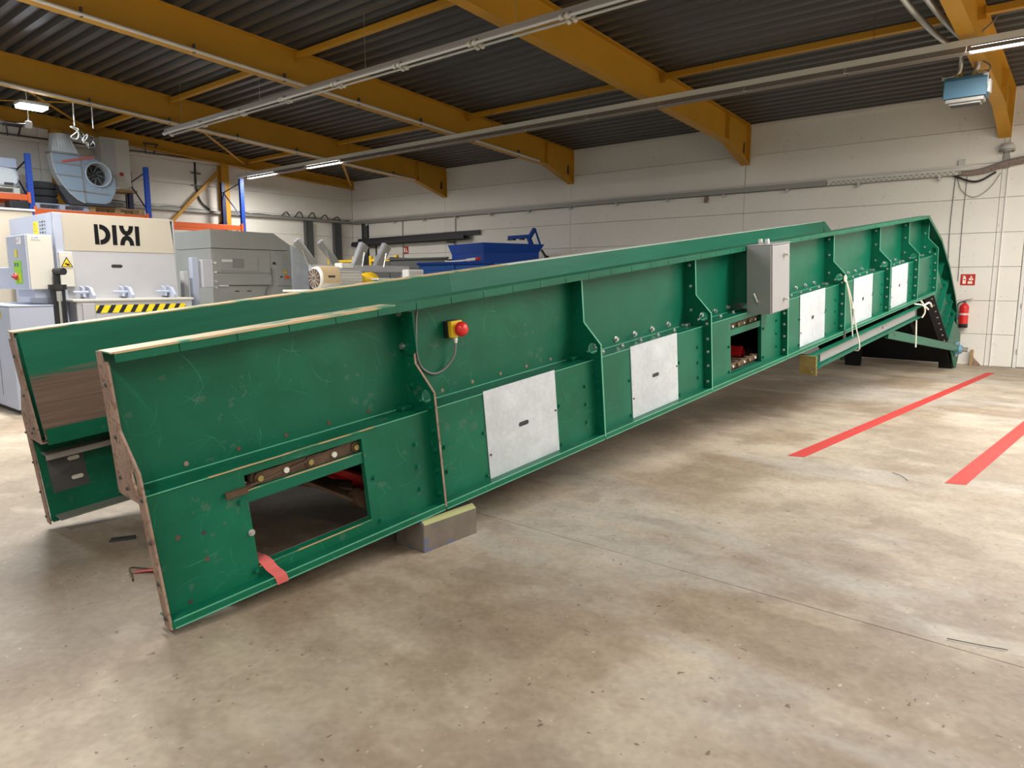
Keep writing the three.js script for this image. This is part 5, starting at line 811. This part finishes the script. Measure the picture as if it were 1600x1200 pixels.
{ const t = thing('container', 'dark grey steel container with folded rim behind the blue tub', 'container', [-15.25, 0, -14.4]); part('shell', [box(-1.2, 1.2, 0.1, 2.2, -0.5, -0.48), box(-1.2, 1.2, 0.1, 2.24, 0.48, 0.5), box(-1.2, -1.18, 0.1, 2.3, -0.5, 0.5), box(1.18, 1.2, 0.1, 2.2, -0.5, 0.5), box(-1.2, 1.2, 0.1, 0.13, -0.5, 0.5)], M.tubGrey, t); part('rim', [box(-1.24, 1.24, 2.22, 2.26, 0.46, 0.55, 0.005), box(-1.24, 1.24, 1.96, 1.99, 0.5, 0.52)], M.tubGrey, t); part('foot', [box(-1.1, -0.9, 0, 0.1, -0.5, 0.5), box(0.9, 1.1, 0, 0.1, -0.5, 0.5)], M.tubGrey, t); }
{ const t = thing('blue_tub', 'lighter blue steel tub with folded rim in front of the blue tipping hopper', 'tub', [-11.45, 0, -11.9]); part('shell', [polyXY([[-1.0, 0.15], [1.1, 0.15], [1.2, 2.0], [-1.12, 2.02]], 0.36, 0.38), polyXY([[-1.0, 0.15], [1.1, 0.15], [1.2, 2.0], [-1.12, 2.02]], -0.4, -0.38), bar([-1.0, 0.15, 0], [-1.12, 2.02, 0], 0.76, 0.02), bar([1.1, 0.15, 0], [1.2, 2.0, 0], 0.76, 0.02), box(-1.0, 1.1, 0.12, 0.15, -0.4, 0.38)], M.tubBlue, t); part('rim', box(-1.15, 1.22, 1.97, 2.03, 0.36, 0.44, 0.008), M.hopperBlue, t); part('rib', [box(-0.9, -0.02, 1.86, 1.9, 0.38, 0.4), box(0.1, 1.1, 1.86, 1.9, 0.38, 0.4), box(0.0, 0.06, 0.2, 1.96, 0.38, 0.42)], M.tubBlue, t); part('foot', [box(-0.9, -0.7, 0, 0.12, -0.4, 0.38), box(0.7, 0.9, 0, 0.12, -0.4, 0.38)], M.steelDark, t);
  solo('plug_lead', [rod([-11.0, 2.06, -11.5], [-10.72, 2.08, -11.5], 0.035, 0.035, 14), tube([[-11.0, 2.06, -11.5], [-11.4, 2.04, -11.5], [-11.7, 2.045, -11.52]], 0.022, 16)], M.whitePlastic, 'white and dark plug lead lying on the rim of the lighter blue tub', 'plug'); solo('plug_end', rod([-10.72, 2.08, -11.5], [-10.63, 2.085, -11.5], 0.04, 0.04, 14), M.redPaint, 'red end of the plug lying on the blue tub rim', 'plug'); }
{ // dark blue tipping hopper, corner towards us
  const t = thing('tipping_hopper', 'dark blue steel tipping hopper with flared rim and lifting arm near the far wall', 'hopper', [-12.4, 0, -13.9]);
  const quad = (a, b, c, d, m, nm) => { const pos = []; const A = [a, b, c, d].map(p => new THREE.Vector3(...p)); const n = new THREE.Vector3().crossVectors(A[1].clone().sub(A[0]), A[2].clone().sub(A[0])).normalize().multiplyScalar(-0.01); const B = A.map(p => p.clone().add(n)); const f = (p, q, r, s) => { for (const v of [p, q, r, p, r, s]) pos.push(v.x, v.y, v.z); }; f(A[0], A[1], A[2], A[3]); f(B[3], B[2], B[1], B[0]); for (let i = 0; i < 4; i++) f(A[i], B[i], B[(i + 1) % 4], A[(i + 1) % 4]); const g = new THREE.BufferGeometry(); g.setAttribute('position', new THREE.Float32BufferAttribute(pos, 3)); g.computeVertexNormals(); return part(nm, g, m, t); };
  const Lp = [-1.72, 0, -0.1], Cp = [-0.05, 0, 0.3], Rp = [1.5, 0, -0.25], Bp = [0, 0, -1.35], up = (p, y, k = 1) => [p[0] * k, y, p[2] * k];
  const Lb = up(Lp, 2.3, 0.9), Cb = up(Cp, 2.3, 0.9), Rb = up(Rp, 2.3, 0.9), Bb = up(Bp, 2.3, 0.9);
  quad(up(Lp, 0.3, 0.9), up(Cp, 0.3, 0.9), Cb, Lb, M.hopperBlue, 'side_panel'); quad(up(Cp, 0.3, 0.9), up(Rp, 0.3, 0.9), Rb, Cb, M.hopperBlue, 'side_panel'); quad(up(Rp, 0.3, 0.9), up(Bp, 0.3, 0.9), Bb, Rb, M.hopperBlue, 'side_panel'); quad(up(Bp, 0.3, 0.9), up(Lp, 0.3, 0.9), Lb, Bb, M.hopperBlue, 'side_panel');
  quad(Lb, Cb, up(Cp, 2.58), up(Lp, 2.58), M.hopperBlue, 'flared_rim'); quad(Cb, Rb, up(Rp, 2.5), up(Cp, 2.58), M.hopperBlue, 'flared_rim'); quad(Rb, Bb, up(Bp, 2.5), up(Rp, 2.5), M.hopperBlue, 'flared_rim'); quad(Bb, Lb, up(Lp, 2.58), up(Bp, 2.5), M.hopperBlue, 'flared_rim');
  part('base', box(-1.2, 1.1, 0, 0.3, -0.9, 0.1, 0.01), M.steelDark, t);
  const a = part('lifting_arm', [bar([1.1, 2.42, -0.3], [0.95, 2.72, -0.3], 0.08, 0.1, 0.01), bar([0.98, 2.72, -0.3], [0.3, 2.71, -0.3], 0.08, 0.09, 0.01), bar([1.0, 2.7, -0.3], [1.16, 2.9, -0.3], 0.08, 0.09, 0.01)], M.hopperBlue, t); part('pad', [box(0.3, 0.5, 2.64, 2.67, -0.36, -0.24), box(0.7, 0.8, 2.64, 2.67, -0.36, -0.24)], M.blackPlastic, a); part('ram', rod([1.16, 2.9, -0.3], [1.36, 2.44, -0.3], 0.025), M.hopperBlue, a); part('hook', [rod([1.42, 2.36, -0.25], [1.62, 2.16, -0.2], 0.03), new THREE.SphereGeometry(0.07, 12, 8).translate(1.62, 2.16, -0.2)], M.blackPlastic, a);
}
// small things on the floor
solo('floor_scrap', polyXZ([[-4.66, -1.64], [-4.6, -1.76], [-4.56, -1.74], [-4.58, -1.68], [-4.62, -1.61]], 0.0, 0.014, [], 0.002), M.dark, 'small dark strip of scrap lying on the floor left of the conveyor tail', 'scrap');
solo('floor_wire', tube([[-3.9, 0.008, -1.46], [-3.96, 0.012, -1.48], [-4.03, 0.03, -1.5], [-4.02, 0.012, -1.56], [-3.94, 0.012, -1.6]], 0.005, 24, 6), M.rustDark, 'bent rusty wire lying on the floor near the red strap end', 'wire');
solo('floor_wire', tube([[-1.30, 0.006, -6.51], [-1.22, 0.008, -6.44], [-1.15, 0.006, -6.33]], 0.0025, 24, 6), M.dark, 'thin dark wire on the open floor between the two red lines', 'wire');
solo('floor_wire', tube([[-0.44, 0.006, -3.564], [-0.33, 0.007, -3.585], [-0.218, 0.006, -3.619]], 0.002, 24, 6), M.dark, 'thin dark wire on the floor at the right near the slab joint', 'wire');
{ const t = thing('timber_offcut', 'pale timber offcut leaning on the wall behind the drive bearing', 'timber', [-1.99, 0, WZ0 + 0.1]); part('block', [box(-0.05, 0.0, 0, 0.3, -0.05, 0.02, 0.004)], M.wood, t); part('wedge', polyXY([[0, 0], [0.14, 0], [0, 0.16]], -0.05, 0.02, [], 0.003), M.rust, t); }
{ const t = thing('machine_casing', 'beige sheet metal casing of a machine at the left edge behind the control cabinet', 'machine', [-13.2, 0, -2.9]); part('casing', polyZY([[-0.75, 0.1], [1.0, 0.1], [1.0, 1.9], [0.6, 2.62], [-0.75, 2.62]], -0.9, 0.85, [], 0.008), M.balerBeige, t); part('lid', box(-0.93, 0.88, 2.62, 2.65, -0.78, 0.62, 0.005), M.balerGrey, t); part('base', box(-0.85, 0.8, 0, 0.1, -0.7, 0.95), M.steelDark, t); }
renderer.render(scene, camera);
